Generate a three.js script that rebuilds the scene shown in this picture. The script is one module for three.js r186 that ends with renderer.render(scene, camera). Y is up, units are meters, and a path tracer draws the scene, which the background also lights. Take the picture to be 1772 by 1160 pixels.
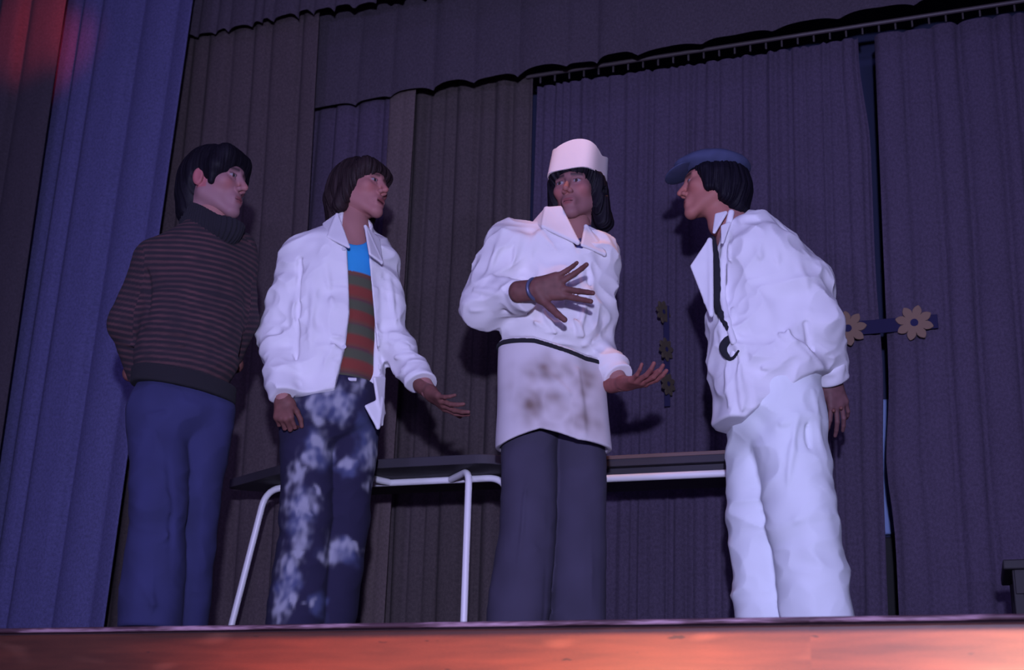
import * as THREE from 'three';
import { ImprovedNoise } from 'three/addons/math/ImprovedNoise.js';
import { mergeGeometries, toCreasedNormals } from 'three/addons/utils/BufferGeometryUtils.js';
import { RoundedBoxGeometry } from 'three/addons/geometries/RoundedBoxGeometry.js';
import { RectAreaLightUniformsLib } from 'three/addons/lights/RectAreaLightUniformsLib.js';

// ───────────────────────── camera, light levels, exposure ─────────────────────────
// World: x along the stage front, y up from the stage floor (y = 0), z towards the hall (stage front edge at z = 0). Metres.
const YAW = 0.3142, EYE = [0.35, -0.452, 3.5];
const scene = new THREE.Scene();
scene.background = new THREE.Color(0x000000);
const camera = new THREE.PerspectiveCamera(27.172, 1772 / 1160, 0.05, 60);
camera.position.set(...EYE);
camera.rotation.order = 'YXZ';
camera.rotation.set(0.3264, YAW, 0.0262);
scene.add(camera);
camera.focus = 4.7; camera.userData.fStop = 2.8;
const renderer = new THREE.WebGLRenderer({ antialias: true });
renderer.toneMapping = THREE.LinearToneMapping;
renderer.toneMappingExposure = 1.0;
renderer.shadowMap.enabled = true;
RectAreaLightUniformsLib.init();
const LIGHT = {
  flash: { color: [0.57, 0.585, 1.0], power: 60 },        // unseen lamp behind the photographer, stands in for the camera flash
  hall: { color: [0.4, 0.3, 1.0], power: 1.7 },        // added violet fill from the hall ceiling
  wall: { color: [0.46, 0.4, 1.0], power: 140 },            // added violet fill from low on the rear wall
  amber: { color: [1.0, 0.42, 0.2], power: 10 },         // unseen floor lamps in the hall, placed to light only the stage front
  rust: { color: [1.0, 0.26, 0.14], power: 4.2 },
  pink: { color: [1.0, 0.66, 0.5], power: 15 },
  red: { color: [1.0, 0.06, 0.08], power: 16 },         // unseen red lamp, reddens the top of the left side curtain
  batten: { color: [1.0, 0.42, 0.2], power: 11 },       // unseen warm lamp over the stage, lights the top of the paper hat
};

// ───────────────────────── helpers ─────────────────────────
const noiseGen = new ImprovedNoise();
const N3 = (x, y, z) => noiseGen.noise(x + 31.7, y + 17.3, z + 5.1);
function rng(seed) { let s = seed >>> 0; return () => { s = (s + 0x6d2b79f5) >>> 0; let t = Math.imul(s ^ (s >>> 15), 1 | s); t = (t + Math.imul(t ^ (t >>> 7), 61 | t)) ^ t; return ((t ^ (t >>> 14)) >>> 0) / 4294967296; }; }
const clamp = (x, a, b) => Math.min(b, Math.max(a, x)), lerp = (a, b, t) => a + (b - a) * t;
const sstep = (a, b, x) => { const t = clamp((x - a) / (b - a), 0, 1); return t * t * (3 - 2 * t); };
const add = (a, b) => [a[0] + b[0], a[1] + b[1], a[2] + b[2]], sub = (a, b) => [a[0] - b[0], a[1] - b[1], a[2] - b[2]], mul = (a, s) => [a[0] * s, a[1] * s, a[2] * s];
const mad = (a, b, s) => add(a, mul(b, s)), dot = (a, b) => a[0] * b[0] + a[1] * b[1] + a[2] * b[2], len = (a) => Math.hypot(...a), norm = (a) => mul(a, 1 / (len(a) || 1));
const cross = (a, b) => [a[1] * b[2] - a[2] * b[1], a[2] * b[0] - a[0] * b[2], a[0] * b[1] - a[1] * b[0]];
const mix3 = (a, b, t) => [lerp(a[0], b[0], t), lerp(a[1], b[1], t), lerp(a[2], b[2], t)];
const pw = (t, table) => {                               // piecewise linear table [[t, v], ...]
  if (t <= table[0][0]) return table[0][1];
  for (let i = 1; i < table.length; i++) if (t <= table[i][0]) { const [a, u] = table[i - 1], [b, v] = table[i]; return lerp(u, v, (t - a) / (b - a)); }
  return table[table.length - 1][1];
};
const used = new Map();
function numbered(name) { const n = used.get(name) || 0; used.set(name, n + 1); return n ? `${name}_${String(n).padStart(3, '0')}` : name; }
function shade(o) { o.castShadow = true; o.receiveShadow = true; return o; }
function tag(o, label, category, group) { Object.assign(o.userData, { label, category }); if (group) o.userData.group = group; return o; }
function thing(name, label, category, pos = [0, 0, 0], turn = 0, group) {
  const o = new THREE.Group(); o.name = numbered(name); o.position.set(...pos); o.rotation.y = turn; scene.add(o);
  return tag(o, label, category, group);
}
function part(name, geometry, material, parent, label) {
  const m = shade(new THREE.Mesh(geometry, material)); m.name = parent === scene ? numbered(name) : name; parent.add(m);
  if (label) m.userData.label = label;
  return m;
}
function struct(name, geometry, material) { const m = part(name, geometry, material, scene); m.userData.kind = 'structure'; return m; }
function box(w, h, d, x, y, z) { const g = new THREE.BoxGeometry(w, h, d); g.translate(x, y, z); return g; }
function rbox(w, h, d, r, x, y, z) { const g = new RoundedBoxGeometry(w, h, d, 3, r); g.translate(x, y, z); return g; }
function tube(points, r, seg = 60, closed = false, radial = 12) {
  return new THREE.TubeGeometry(new THREE.CatmullRomCurve3(points.map((p) => new THREE.Vector3(...p)), closed, 'centripetal'), seg, r, radial, closed);
}
function bentTube(points, bend, r) {                     // straight runs with rounded corners
  const path = new THREE.CurvePath(), P = points.map((p) => new THREE.Vector3(...p)); let from = P[0];
  for (let i = 1; i < P.length - 1; i++) {
    const a = P[i].clone().add(P[i - 1].clone().sub(P[i]).setLength(bend)), b = P[i].clone().add(P[i + 1].clone().sub(P[i]).setLength(bend));
    path.add(new THREE.LineCurve3(from, a)); path.add(new THREE.QuadraticBezierCurve3(a, P[i], b)); from = b;
  }
  path.add(new THREE.LineCurve3(from, P[P.length - 1]));
  const pts = path.curves.flatMap((c) => c.getPoints(c.isLineCurve3 ? 1 : 10));
  const clean = pts.filter((p, i) => !i || p.distanceTo(pts[i - 1]) > 1e-4);
  const poly = new THREE.CurvePath(); for (let i = 1; i < clean.length; i++) poly.add(new THREE.LineCurve3(clean[i - 1], clean[i]));
  return new THREE.TubeGeometry(poly, 140, r, 12, false);
}
function canvasTexture(w, h, draw, colour = true) {      // draw(x, y) -> [r, g, b] 0..255
  const d = new Uint8Array(w * h * 4);
  for (let y = 0; y < h; y++) for (let x = 0; x < w; x++) { const c = draw(x, y), i = (y * w + x) * 4; d[i] = clamp(c[0], 0, 255); d[i + 1] = clamp(c[1], 0, 255); d[i + 2] = clamp(c[2], 0, 255); d[i + 3] = 255; }
  const t = new THREE.DataTexture(d, w, h, THREE.RGBAFormat); t.magFilter = THREE.LinearFilter; t.minFilter = THREE.LinearFilter; t.wrapS = t.wrapT = THREE.RepeatWrapping;
  if (colour) t.colorSpace = THREE.SRGBColorSpace; t.needsUpdate = true; return t;
}
const lin = (r, g, b) => new THREE.Color().setRGB(r, g, b);
const plain = (c, rough = 0.9, extra = {}) => new THREE.MeshStandardMaterial({ color: lin(...c), roughness: rough, ...extra });

// ─── signed distance modelling: rounded limbs and cloth, meshed with surface nets ───
const K = (a, b, ra, rb = ra, k = 0.03, w = null, s = 1) => {     // tapered capsule a→b; w, s widen it along direction w
  const d = sub(b, a), q = w ? norm(w) : null; let A = a, D = d;
  if (q) { A = a; D = mad(d, q, dot(d, q) * (1 / s - 1)); }
  return { t: 0, a: A, d: D, dd: Math.max(dot(D, D), 1e-9), ra, rb, k, q, s };
};
const T = (a, b, c, r = 0.005, k = 0.006) => ({ t: 1, a, b, c, r, k });   // flat triangular panel with rounded edge
const E = (c, r, k = 0.02, R = null) => ({ t: 2, c, r, k, R });           // ellipsoid
function triDist(p, a, b, c) {
  const ba = sub(b, a), pa = sub(p, a), cb = sub(c, b), pb = sub(p, b), ac = sub(a, c), pc = sub(p, c), n = cross(ba, ac);
  const out = Math.sign(dot(cross(ba, n), pa)) + Math.sign(dot(cross(cb, n), pb)) + Math.sign(dot(cross(ac, n), pc)) < 2;
  if (!out) return Math.abs(dot(n, pa)) / len(n);
  const e = (v, q) => len(sub(q, mul(v, clamp(dot(v, q) / dot(v, v), 0, 1))));
  return Math.min(e(ba, pa), e(cb, pb), e(ac, pc));
}
function primDist(P, x, y, z) {
  if (P.t === 0) {
    let px = x - P.a[0], py = y - P.a[1], pz = z - P.a[2];
    if (P.q) { const m = (px * P.q[0] + py * P.q[1] + pz * P.q[2]) * (1 / P.s - 1); px += P.q[0] * m; py += P.q[1] * m; pz += P.q[2] * m; }
    const d = P.d; let t = (px * d[0] + py * d[1] + pz * d[2]) / P.dd; t = t < 0 ? 0 : t > 1 ? 1 : t;
    px -= d[0] * t; py -= d[1] * t; pz -= d[2] * t;
    return Math.sqrt(px * px + py * py + pz * pz) - (P.ra + (P.rb - P.ra) * t);
  }
  if (P.t === 1) return triDist([x, y, z], P.a, P.b, P.c) - P.r;
  let px = x - P.c[0], py = y - P.c[1], pz = z - P.c[2];
  if (P.R) { const R = P.R; [px, py, pz] = [px * R[0][0] + py * R[0][1] + pz * R[0][2], px * R[1][0] + py * R[1][1] + pz * R[1][2], px * R[2][0] + py * R[2][1] + pz * R[2][2]]; }
  const k0 = Math.hypot(px / P.r[0], py / P.r[1], pz / P.r[2]), k1 = Math.hypot(px / P.r[0] ** 2, py / P.r[1] ** 2, pz / P.r[2] ** 2);
  return k1 < 1e-9 ? -Math.min(...P.r) : k0 * (k0 - 1) / k1;
}
const smin = (a, b, k) => { const h = Math.max(k - Math.abs(a - b), 0) / k; return Math.min(a, b) - h * h * k * 0.25; };
const smax = (a, b, k) => -smin(-a, -b, k);
const field = (prims) => (x, y, z) => { let d = 1e3; for (let i = 0; i < prims.length; i++) { const e = primDist(prims[i], x, y, z); d = i ? smin(d, e, prims[i].k) : e; } return d; };
function creases(list) {                                 // raised (+) or sunk (−) folds along segments: [a, b, width, height]
  const C = list.map(([a, b, w, h]) => ({ a, d: sub(b, a), dd: dot(sub(b, a), sub(b, a)), w: w * 0.8, h: h * 1.45 }));
  return (x, y, z) => {
    let s = 0;
    for (const c of C) {
      let px = x - c.a[0], py = y - c.a[1], pz = z - c.a[2]; const t = clamp((px * c.d[0] + py * c.d[1] + pz * c.d[2]) / c.dd, 0, 1);
      px -= c.d[0] * t; py -= c.d[1] * t; pz -= c.d[2] * t; const q = (px * px + py * py + pz * pz) / (c.w * c.w);
      if (q < 5) s += c.h * Math.exp(-q) * (1 - 0.5 * Math.abs(2 * t - 1));
    }
    return s;
  };
}
const crumple = (x, y, z, s, a) => { const wx = x + 0.05 * N3(x * 6, y * 6, z * 6 + 9), wy = y + 0.04 * N3(x * 6 + 4, y * 6, z * 6), r = 1 - 3 * Math.abs(N3(wx * s, wy * s * 1.3, z * s)), q = 1 - 3 * Math.abs(N3(wx * s * 2.1 + 7, wy * s * 2.6, z * s * 2.1)); return a * (0.7 * r + 0.35 * q); };
function bounds(prims, pad = 0.03) {
  const lo = [1e3, 1e3, 1e3], hi = [-1e3, -1e3, -1e3];
  for (const P of prims) {
    const pts = P.t === 0 ? [[P.a, P.ra * (P.q ? P.s : 1)], [add(P.a, P.q ? mad(P.d, P.q, dot(P.d, P.q) * (P.s - 1)) : P.d), P.rb * (P.q ? P.s : 1)]] : P.t === 1 ? [[P.a, P.r], [P.b, P.r], [P.c, P.r]] : [[P.c, Math.max(...P.r)]];
    for (const [c, r] of pts) for (let i = 0; i < 3; i++) { lo[i] = Math.min(lo[i], c[i] - r - pad); hi[i] = Math.max(hi[i], c[i] + r + pad); }
  }
  return [lo, hi];
}
function sdfMesh(f, [lo, hi], h, colour, L = 1.5) {
  const nx = Math.ceil((hi[0] - lo[0]) / h) + 2, ny = Math.ceil((hi[1] - lo[1]) / h) + 2, nz = Math.ceil((hi[2] - lo[2]) / h) + 2;
  const V = new Float32Array(nx * ny * nz), at = (i, j, k) => (k * ny + j) * nx + i, B = 6, half = h * B * 0.87 * L;
  for (let bz = 0; bz < nz; bz += B) for (let by = 0; by < ny; by += B) for (let bx = 0; bx < nx; bx += B) {
    const d = f(lo[0] + (bx + B / 2) * h, lo[1] + (by + B / 2) * h, lo[2] + (bz + B / 2) * h), far = Math.abs(d) > half + h;
    for (let k = bz; k < Math.min(bz + B, nz); k++) for (let j = by; j < Math.min(by + B, ny); j++) for (let i = bx; i < Math.min(bx + B, nx); i++)
      V[at(i, j, k)] = far ? d : f(lo[0] + i * h, lo[1] + j * h, lo[2] + k * h);
  }
  const id = new Int32Array(nx * ny * nz).fill(-1), pos = [], nor = [], col = [], index = [];
  const CE = [[0, 1], [2, 3], [4, 5], [6, 7], [0, 2], [1, 3], [4, 6], [5, 7], [0, 4], [1, 5], [2, 6], [3, 7]], v = new Float32Array(8), e = h * 0.6;
  for (let k = 0; k < nz - 1; k++) for (let j = 0; j < ny - 1; j++) for (let i = 0; i < nx - 1; i++) {
    let m = 0; for (let c = 0; c < 8; c++) { v[c] = V[at(i + (c & 1), j + ((c >> 1) & 1), k + (c >> 2))]; if (v[c] < 0) m |= 1 << c; }
    if (m === 0 || m === 255) continue;
    let sx = 0, sy = 0, sz = 0, n = 0;
    for (const [a, b] of CE) if ((v[a] < 0) !== (v[b] < 0)) { const t = v[a] / (v[a] - v[b]); sx += lerp(a & 1, b & 1, t); sy += lerp((a >> 1) & 1, (b >> 1) & 1, t); sz += lerp(a >> 2, b >> 2, t); n++; }
    let x = lo[0] + (i + sx / n) * h, y = lo[1] + (j + sy / n) * h, z = lo[2] + (k + sz / n) * h, g;
    const grad = () => norm([f(x + e, y, z) - f(x - e, y, z), f(x, y + e, z) - f(x, y - e, z), f(x, y, z + e) - f(x, y, z - e)]);
    g = grad(); const d = clamp(f(x, y, z), -h * 0.5, h * 0.5); x -= g[0] * d; y -= g[1] * d; z -= g[2] * d;
    id[at(i, j, k)] = pos.length / 3; pos.push(x, y, z); nor.push(...g); if (colour) col.push(...colour(x, y, z, g));
  }
  const quad = (a, b, c, d, flip) => { if (a < 0 || b < 0 || c < 0 || d < 0) return; flip ? index.push(a, c, b, a, d, c) : index.push(a, b, c, a, c, d); };
  for (let k = 1; k < nz - 1; k++) for (let j = 1; j < ny - 1; j++) for (let i = 1; i < nx - 1; i++) {
    const s = V[at(i, j, k)] < 0;
    if (s !== V[at(i + 1, j, k)] < 0) quad(id[at(i, j - 1, k - 1)], id[at(i, j, k - 1)], id[at(i, j, k)], id[at(i, j - 1, k)], !s);
    if (s !== V[at(i, j + 1, k)] < 0) quad(id[at(i - 1, j, k - 1)], id[at(i - 1, j, k)], id[at(i, j, k)], id[at(i, j, k - 1)], !s);
    if (s !== V[at(i, j, k + 1)] < 0) quad(id[at(i - 1, j - 1, k)], id[at(i, j - 1, k)], id[at(i, j, k)], id[at(i - 1, j, k)], !s);
  }
  const geo = new THREE.BufferGeometry();
  geo.setAttribute('position', new THREE.Float32BufferAttribute(pos, 3)); geo.setAttribute('normal', new THREE.Float32BufferAttribute(nor, 3));
  if (colour) geo.setAttribute('color', new THREE.Float32BufferAttribute(col, 3));
  geo.setIndex(index); return geo;
}
function onFront(f, x, y, zFrom = 0.5, lift = 0) {        // where cloth is met coming from the front
  for (let z = zFrom; z > -0.5; z -= 0.004) if (f(x, y, z) < 0) return [x, y, z + 0.004 + lift];
  return [x, y, 0];
}

// ───────────────────────── materials ─────────────────────────
const weave = canvasTexture(256, 256, (x, y) => { const g = 208 + 44 * N3(x * 0.9, y * 0.9, 1) + 26 * N3(x * 0.25, y * 0.2, 2) + 6 * N3(x * 0.06, y * 0.012, 8); return [g, g, g]; });
const clothTex = (rx, ry) => { const t = weave.clone(); t.repeat.set(rx, ry); t.needsUpdate = true; return t; };
const weaveTex = clothTex(1.6, 1.6);
const curtainMat = (c) => new THREE.MeshStandardMaterial({ color: lin(...c), roughness: 0.95, map: weaveTex });
const MC = {
  slate: curtainMat([0.112, 0.106, 0.262]), plum: curtainMat([0.06, 0.045, 0.06]), taupe: curtainMat([0.105, 0.074, 0.082]), umber: curtainMat([0.108, 0.08, 0.084]), sand: curtainMat([0.16, 0.115, 0.115]),
  grey: curtainMat([0.105, 0.076, 0.137]), dusk: curtainMat([0.105, 0.075, 0.13]), valance: curtainMat([0.085, 0.064, 0.09]),
};
const cloth = new THREE.MeshStandardMaterial({ color: 0xffffff, vertexColors: true, roughness: 0.92 });
const knit = new THREE.MeshStandardMaterial({ color: 0xffffff, vertexColors: true, roughness: 1 });
const skinMat = new THREE.MeshPhysicalMaterial({ color: 0xffffff, vertexColors: true, roughness: 0.55, specularIntensity: 0.35 });
const hairMat = new THREE.MeshPhysicalMaterial({ color: 0xffffff, vertexColors: true, roughness: 0.55, specularIntensity: 0.2 });
const whiteTube = plain([0.85, 0.82, 0.84], 0.35), darkTop = plain([0.035, 0.028, 0.04], 0.7), trimMat = plain([0.14, 0.08, 0.075], 0.6), blackMat = plain([0.012, 0.011, 0.016], 0.8);

// ───────────────────────── hall and stage shell ─────────────────────────
const wallMat = plain([0.3, 0.28, 0.36], 0.95), boardMat = plain([0.12, 0.07, 0.05], 0.6), ceilMat = plain([0.35, 0.33, 0.42], 0.95);  // hall walls are out of view, tinted grey blue to bounce light
struct('floor', box(11, 0.2, 9.2, 0, -1.3, 4.6), boardMat);
struct('ceiling', box(11.4, 0.2, 11.6, 0, 4.9, 3.4), ceilMat);
struct('wall_left', box(0.2, 6.2, 11.6, -5.6, 1.7, 3.4), wallMat);
struct('wall_right', box(0.2, 6.2, 11.6, 5.6, 1.7, 3.4), wallMat);
struct('wall_rear', box(11, 6.2, 0.2, 0, 1.7, 9.1), wallMat);
{ // back wall of the stage behind the curtains: dark boards below, a pale blue flat, dark navy above
  const w = struct('wall_back', box(11, 6.2, 0.2, 0, 1.7, -2.32), plain([0.02, 0.024, 0.07], 0.9));
  part('panel', rbox(2.4, [0.116, 1.164, -2.17][1] - [0.087, 0.606, -2.17][1], 0.05, 0.01, 0.1, ([0.116, 1.164, -2.17][1] + [0.087, 0.606, -2.17][1]) / 2, -2.2), plain([0.24, 0.32, 0.62], 0.8), w, 'pale blue painted panel');
  part('dado', rbox(10.9, [0.087, 0.606, -2.17][1] - 0.01, 0.04, 0.01, 0, [0.087, 0.606, -2.17][1] / 2 - 0.005, -2.2), plain([0.012, 0.011, 0.014], 0.8), w, 'dark dado boards');
}
struct('stage_floor', box(11, 0.12, 2.2, 0, -0.06, -1.12), plain([0.1, 0.06, 0.045], 0.7));
{ // stage front: one long varnished board with a worn rounded nosing
  const wood = canvasTexture(1024, 128, (x, y) => {
    const n = N3(x * 0.012, y * 0.06, 3) + 0.5 * N3(x * 0.045, y * 0.16, 7) + 0.3 * N3(x * 0.5, y * 0.9, 4), spot = sstep(0.62, 0.75, N3(x * 0.05, y * 0.08, 40) + 0.2 * N3(x * 0.3, y * 0.3, 41));
    const pale = sstep(0.3, 0.7, N3(x * 0.03, y * 0.04, 20));
    const v = (1 + 0.2 * n) * (1 - 0.5 * spot);
    return [86 * v + 24 * pale, 46 * v + 20 * pale, 31 * v + 18 * pale];
  });
  wood.repeat.set(0.2, 4);
  const worn = canvasTexture(1024, 64, (x, y) => { const n = sstep(-0.3, 0.6, N3(x * 0.02, y * 0.03, 9) + 0.4 * N3(x * 0.1, y * 0.2, 12)); return [lerp(80, 190, n), lerp(52, 150, n), lerp(60, 165, n)]; });
  worn.repeat.set(0.25, 1);
  const g = new RoundedBoxGeometry(11, 1.25, 0.04, 3, 0.006); g.translate(0, -0.645, 0.0);
  const uv = g.attributes.uv, p = g.attributes.position; for (let i = 0; i < uv.count; i++) uv.setXY(i, p.getX(i), p.getY(i));
  const front = struct('stage_front', g, new THREE.MeshStandardMaterial({ map: wood, roughness: 0.5 }));
  const ng = new THREE.CylinderGeometry(0.007, 0.007, 11, 12, 1); ng.rotateZ(Math.PI / 2); ng.translate(0, -0.0068, 0.0142);
  const nu = ng.attributes.uv, np = ng.attributes.position; for (let i = 0; i < nu.count; i++) nu.setXY(i, np.getX(i), np.getY(i) * 30);
  part('nosing', ng, new THREE.MeshStandardMaterial({ map: worn, roughness: 0.6 }), front, 'pale worn front edge');
}

// ───────────────────────── curtains ─────────────────────────
const along = (a, b, y) => lerp(a[0], b[0], (y - a[1]) / (b[1] - a[1]));      // a straight vertical edge through two measured points, at height y
function drape(o) {      // o: x0, x1 at the bottom and top, y0(x), y1(x), z, pleats [min, max], depth, seed
  const R = rng(o.seed), folds = []; let s = -0.3 * R();
  const W = Math.max(Math.abs(o.xb[1] - o.xb[0]), Math.abs(o.xt[1] - o.xt[0]));
  while (s < W) { const w = lerp(o.pleats[0], o.pleats[1], R() ** 1.3); folds.push([s, w, lerp(0.45, 1, R()), lerp(2, 6, R()), (R() - 0.5) * 0.05]); s += w; }
  const prof = (u, v) => {
    const q = u * W + 0.012 * N3(u * W * 2, v * 2.2, o.seed); let f = folds[0]; for (const g of folds) if (g[0] <= q) f = g;
    const t = clamp((q - f[0]) / f[1], 0, 1);
    return o.depth * (f[2] * (1 - Math.abs(2 * t - 1) ** f[3]) - 0.5) + f[4] * (t - 0.5) * 0.4 + o.depth * 0.5 * N3(u * W * 1.1, v * 0.7, o.seed + 50);
  };
  const nx = Math.ceil(W / 0.011), ny = o.ny || 16, th = 0.007, pos = [], uv = [], idx = [];
  for (let side = 0; side < 2; side++) for (let j = 0; j <= ny; j++) for (let i = 0; i <= nx; i++) {
    const u = i / nx, v = j / ny, x = lerp(lerp(o.xb[0], o.xb[1], u), lerp(o.xt[0], o.xt[1], u), v) + (o.edge ? o.edge(u, v) : 0);
    const z = o.z + prof(u, v) + (o.tilt || 0) * (u - 0.5) - side * th, hem = o.y0(x) + (o.ripple || 0) * (prof(u, 0) / o.depth) + (o.ripple ? 0.006 * N3(x * 8, 0, o.seed) : 0);
    pos.push(x, lerp(hem, o.y1(x), v), z); uv.push(u * W * 1.15, lerp(hem, o.y1(x), v));
  }
  const row = nx + 1, half = row * (ny + 1);
  for (let j = 0; j < ny; j++) for (let i = 0; i < nx; i++) { const a = j * row + i, b = a + 1, c = a + row, d = c + 1; idx.push(a, b, d, a, d, c, half + a, half + d, half + b, half + a, half + c, half + d); }
  for (let i = 0; i < nx; i++) { const a = i, b = i + 1, c = ny * row + i, d = c + 1; idx.push(a, half + a, half + b, a, half + b, b, c, d, half + d, c, half + d, half + c); }
  for (let j = 0; j < ny; j++) { const a = j * row, b = a + row, c = a + nx, d = c + row; idx.push(a, b, half + b, a, half + b, half + a, c, half + c, half + d, c, half + d, d); }
  const g = new THREE.BufferGeometry(); g.setAttribute('position', new THREE.Float32BufferAttribute(pos, 3)); g.setAttribute('uv', new THREE.Float32BufferAttribute(uv, 2)); g.setIndex(idx);
  const flat = g; flat.computeVertexNormals(); return flat;
}
function curtain(name, label, category, o, mat) { return tag(part(name, drape(o), mat, scene), label, category); }
const level = (y) => () => y, TOP = 4.2;
curtain('side_curtain', 'dark plum side curtain at the far left edge, its top lit red', 'curtain', { xb: [-4.4, along([-3.245, 2.863, -0.95], [-3.253, 1.129, -0.95], 0)], xt: [-4.4, along([-3.245, 2.863, -0.95], [-3.253, 1.129, -0.95], TOP)], y0: level(0.02), y1: level(TOP), z: -0.98, pleats: [0.12, 0.24], depth: 0.05, seed: 3, ny: 24 }, MC.plum);
curtain('side_curtain', 'broad slate blue side curtain behind the person in the striped sweater', 'curtain', { xb: [-3.9, along([-2.694, 2.887, -1.14], [-2.77, 0.162, -1.14], 0)], xt: [-3.9, along([-2.694, 2.887, -1.14], [-2.77, 0.162, -1.14], TOP)], y0: level(0.02), y1: level(TOP), z: -1.16, pleats: [0.09, 0.26], depth: 0.045, seed: 11, ny: 24 }, MC.slate);
curtain('side_curtain', 'brown leg curtain between the slate blue curtain and the striped shirt', 'curtain', { xb: [-3.3, along([-2.146, 0.595, -1.42], [-2.186, 2.418, -1.42], 0)], xt: [-3.3, along([-2.146, 0.595, -1.42], [-2.186, 2.418, -1.42], TOP)], y0: level(0.02), y1: level(TOP), z: -1.42, pleats: [0.07, 0.17], depth: 0.04, seed: 21, ny: 24 }, MC.taupe);
curtain('side_curtain', 'narrow grey blue leg curtain behind the head above the striped top', 'curtain', { xb: [-2.6, along([-1.888, 0.207, -1.6], [-1.891, 2.528, -1.6], 0)], xt: [-2.6, along([-1.888, 0.207, -1.6], [-1.891, 2.528, -1.6], TOP)], y0: level(0.02), y1: level(TOP), z: -1.6, pleats: [0.06, 0.13], depth: 0.05, seed: 34, ny: 24 }, MC.dusk);
curtain('side_curtain', 'pale brown curtain strip standing just right of the striped top person', 'curtain', { xb: [along([-1.887, 0.203, -1.565], [-1.892, 2.51, -1.565], 0), along([-1.785, 0.201, -1.565], [-1.77, 2.493, -1.565], 0)], xt: [along([-1.887, 0.203, -1.565], [-1.892, 2.51, -1.565], TOP), along([-1.785, 0.201, -1.565], [-1.77, 2.493, -1.565], TOP)], y0: level(0.02), y1: level(TOP), z: -1.555, pleats: [0.08, 0.12], depth: 0.008, seed: 38, ny: 24 }, MC.sand);
curtain('back_curtain', 'dark brown back curtain with coarse folds left of the white hat', 'curtain', { xb: [-2.4, -1.275], xt: [-2.4, -1.275], y0: level(0.02), y1: level(TOP), z: -1.69, pleats: [0.06, 0.12], depth: 0.05, seed: 45, ny: 24 }, MC.umber);
const railY = (x) => lerp(2.575, 2.605, (x + 1.28) / 1.45);
curtain('back_curtain', 'violet grey back curtain with narrow pleats behind the white hat and flat cap', 'curtain', { xb: [-1.3, 0.098], xt: [-1.265, 0.16], y0: level(0.02), y1: railY, z: -1.75, pleats: [0.026, 0.075], depth: 0.034, seed: 57, ny: 30, edge: (u, v) => u > 0.9 ? (u - 0.9) * 10 * (-0.035 * sstep(0.8, 0.97, v) + 0.014 * Math.exp(-(((v - 0.44) / 0.1) ** 2))) : 0 }, MC.grey);
curtain('back_curtain', 'violet back curtain right of the gap carrying the larger flower', 'curtain', { xb: [0.137, 1.9], xt: [0.19, 1.9], y0: level(0.02), y1: railY, z: -1.74, pleats: [0.05, 0.17], depth: 0.038, seed: 64, ny: 30, edge: (u, v) => u < 0.1 ? (0.1 - u) * 10 * (-0.022 * Math.exp(-(((v - 0.3) / 0.07) ** 2))) : 0 }, MC.grey);
const line = (a, b) => (x) => lerp(a[1], b[1], (x - a[0]) / (b[0] - a[0]));
curtain('valance', 'short front valance at upper left, its scalloped hem above the slate blue curtain edge', 'valance', { xb: [-3.1, 1.9], xt: [-3.1, 1.9], y0: line([-2.768, 2.84, -1.33], [-1.887, 2.869, -1.33]), y1: level(TOP), z: -1.33, pleats: [0.05, 0.13], depth: 0.03, seed: 72, ripple: 0.022, ny: 8 }, MC.valance);
curtain('valance', 'long brown valance with wavy hem over the white hat and table', 'valance', { xb: [-2.4, 2.1], xt: [-2.4, 2.1], y0: line([-2.186, 2.483, -1.5], [0.311, 2.601, -1.5]), y1: level(TOP), z: -1.52, pleats: [0.1, 0.3], depth: 0.026, seed: 83, ripple: 0.018, ny: 8 }, MC.valance);
{ const t = thing('curtain_rail', 'thin curtain rail under the hem of the long valance', 'rail');
  part('track', tube([[-1.3, railY(-1.3) + 0.024, -1.69], [1.9, railY(1.9) + 0.024, -1.69]], 0.009, 4), plain([0.07, 0.052, 0.06], 0.5), t);
  for (let i = 0; i < 44; i++) part('hook', rbox(0.008, 0.03, 0.008, 0.002, -1.24 + i * 0.066, railY(-1.24 + i * 0.066) + 0.006, -1.705), plain([0.05, 0.04, 0.045], 0.6), t);
}

// ───────────────────────── flower band on the curtain ─────────────────────────
function flowerShape(r, petals, turn) {
  const s = new THREE.Shape(), n = petals * 12;
  for (let i = 0; i <= n; i++) { const a = i / n * Math.PI * 2, ph = (a * petals / (Math.PI * 2)) % 1, q = Math.abs(ph - 0.5) * 2, rr = r * (0.5 + 0.5 * (1 - q) ** 0.62 * (1 - 0.12 * (1 - q))); const x = Math.cos(a + turn) * rr, y = Math.sin(a + turn) * rr; i ? s.lineTo(x, y) : s.moveTo(x, y); }
  const hole = new THREE.Path(); hole.absarc(0, 0, r * 0.19, 0, Math.PI * 2); s.holes.push(hole);
  return s;
}
const felt = plain([0.215, 0.135, 0.095], 0.95), feltShade = plain([0.075, 0.055, 0.036], 0.95), ribbonMat = plain([0.012, 0.009, 0.05], 0.9), centreMat = plain([0.013, 0.011, 0.06], 0.9);  // second felt is the tan one with shade painted into its colour
function feltFlower(label, pos, r, turn, yaw, mat, parent) {
  const g = thing('felt_flower', label, 'flower', pos, yaw);
  part('petals', new THREE.ExtrudeGeometry(flowerShape(r, 8, turn), { depth: 0.004, bevelEnabled: true, bevelThickness: 0.0015, bevelSize: 0.0015, bevelSegments: 1, steps: 1 }), mat, g);
  const c = new THREE.CylinderGeometry(r * 0.2, r * 0.2, 0.006, 20); c.rotateX(Math.PI / 2); c.translate(0, 0, 0.003); part('centre', c, centreMat, g, 'dark blue centre');
  return g;
}
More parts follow.
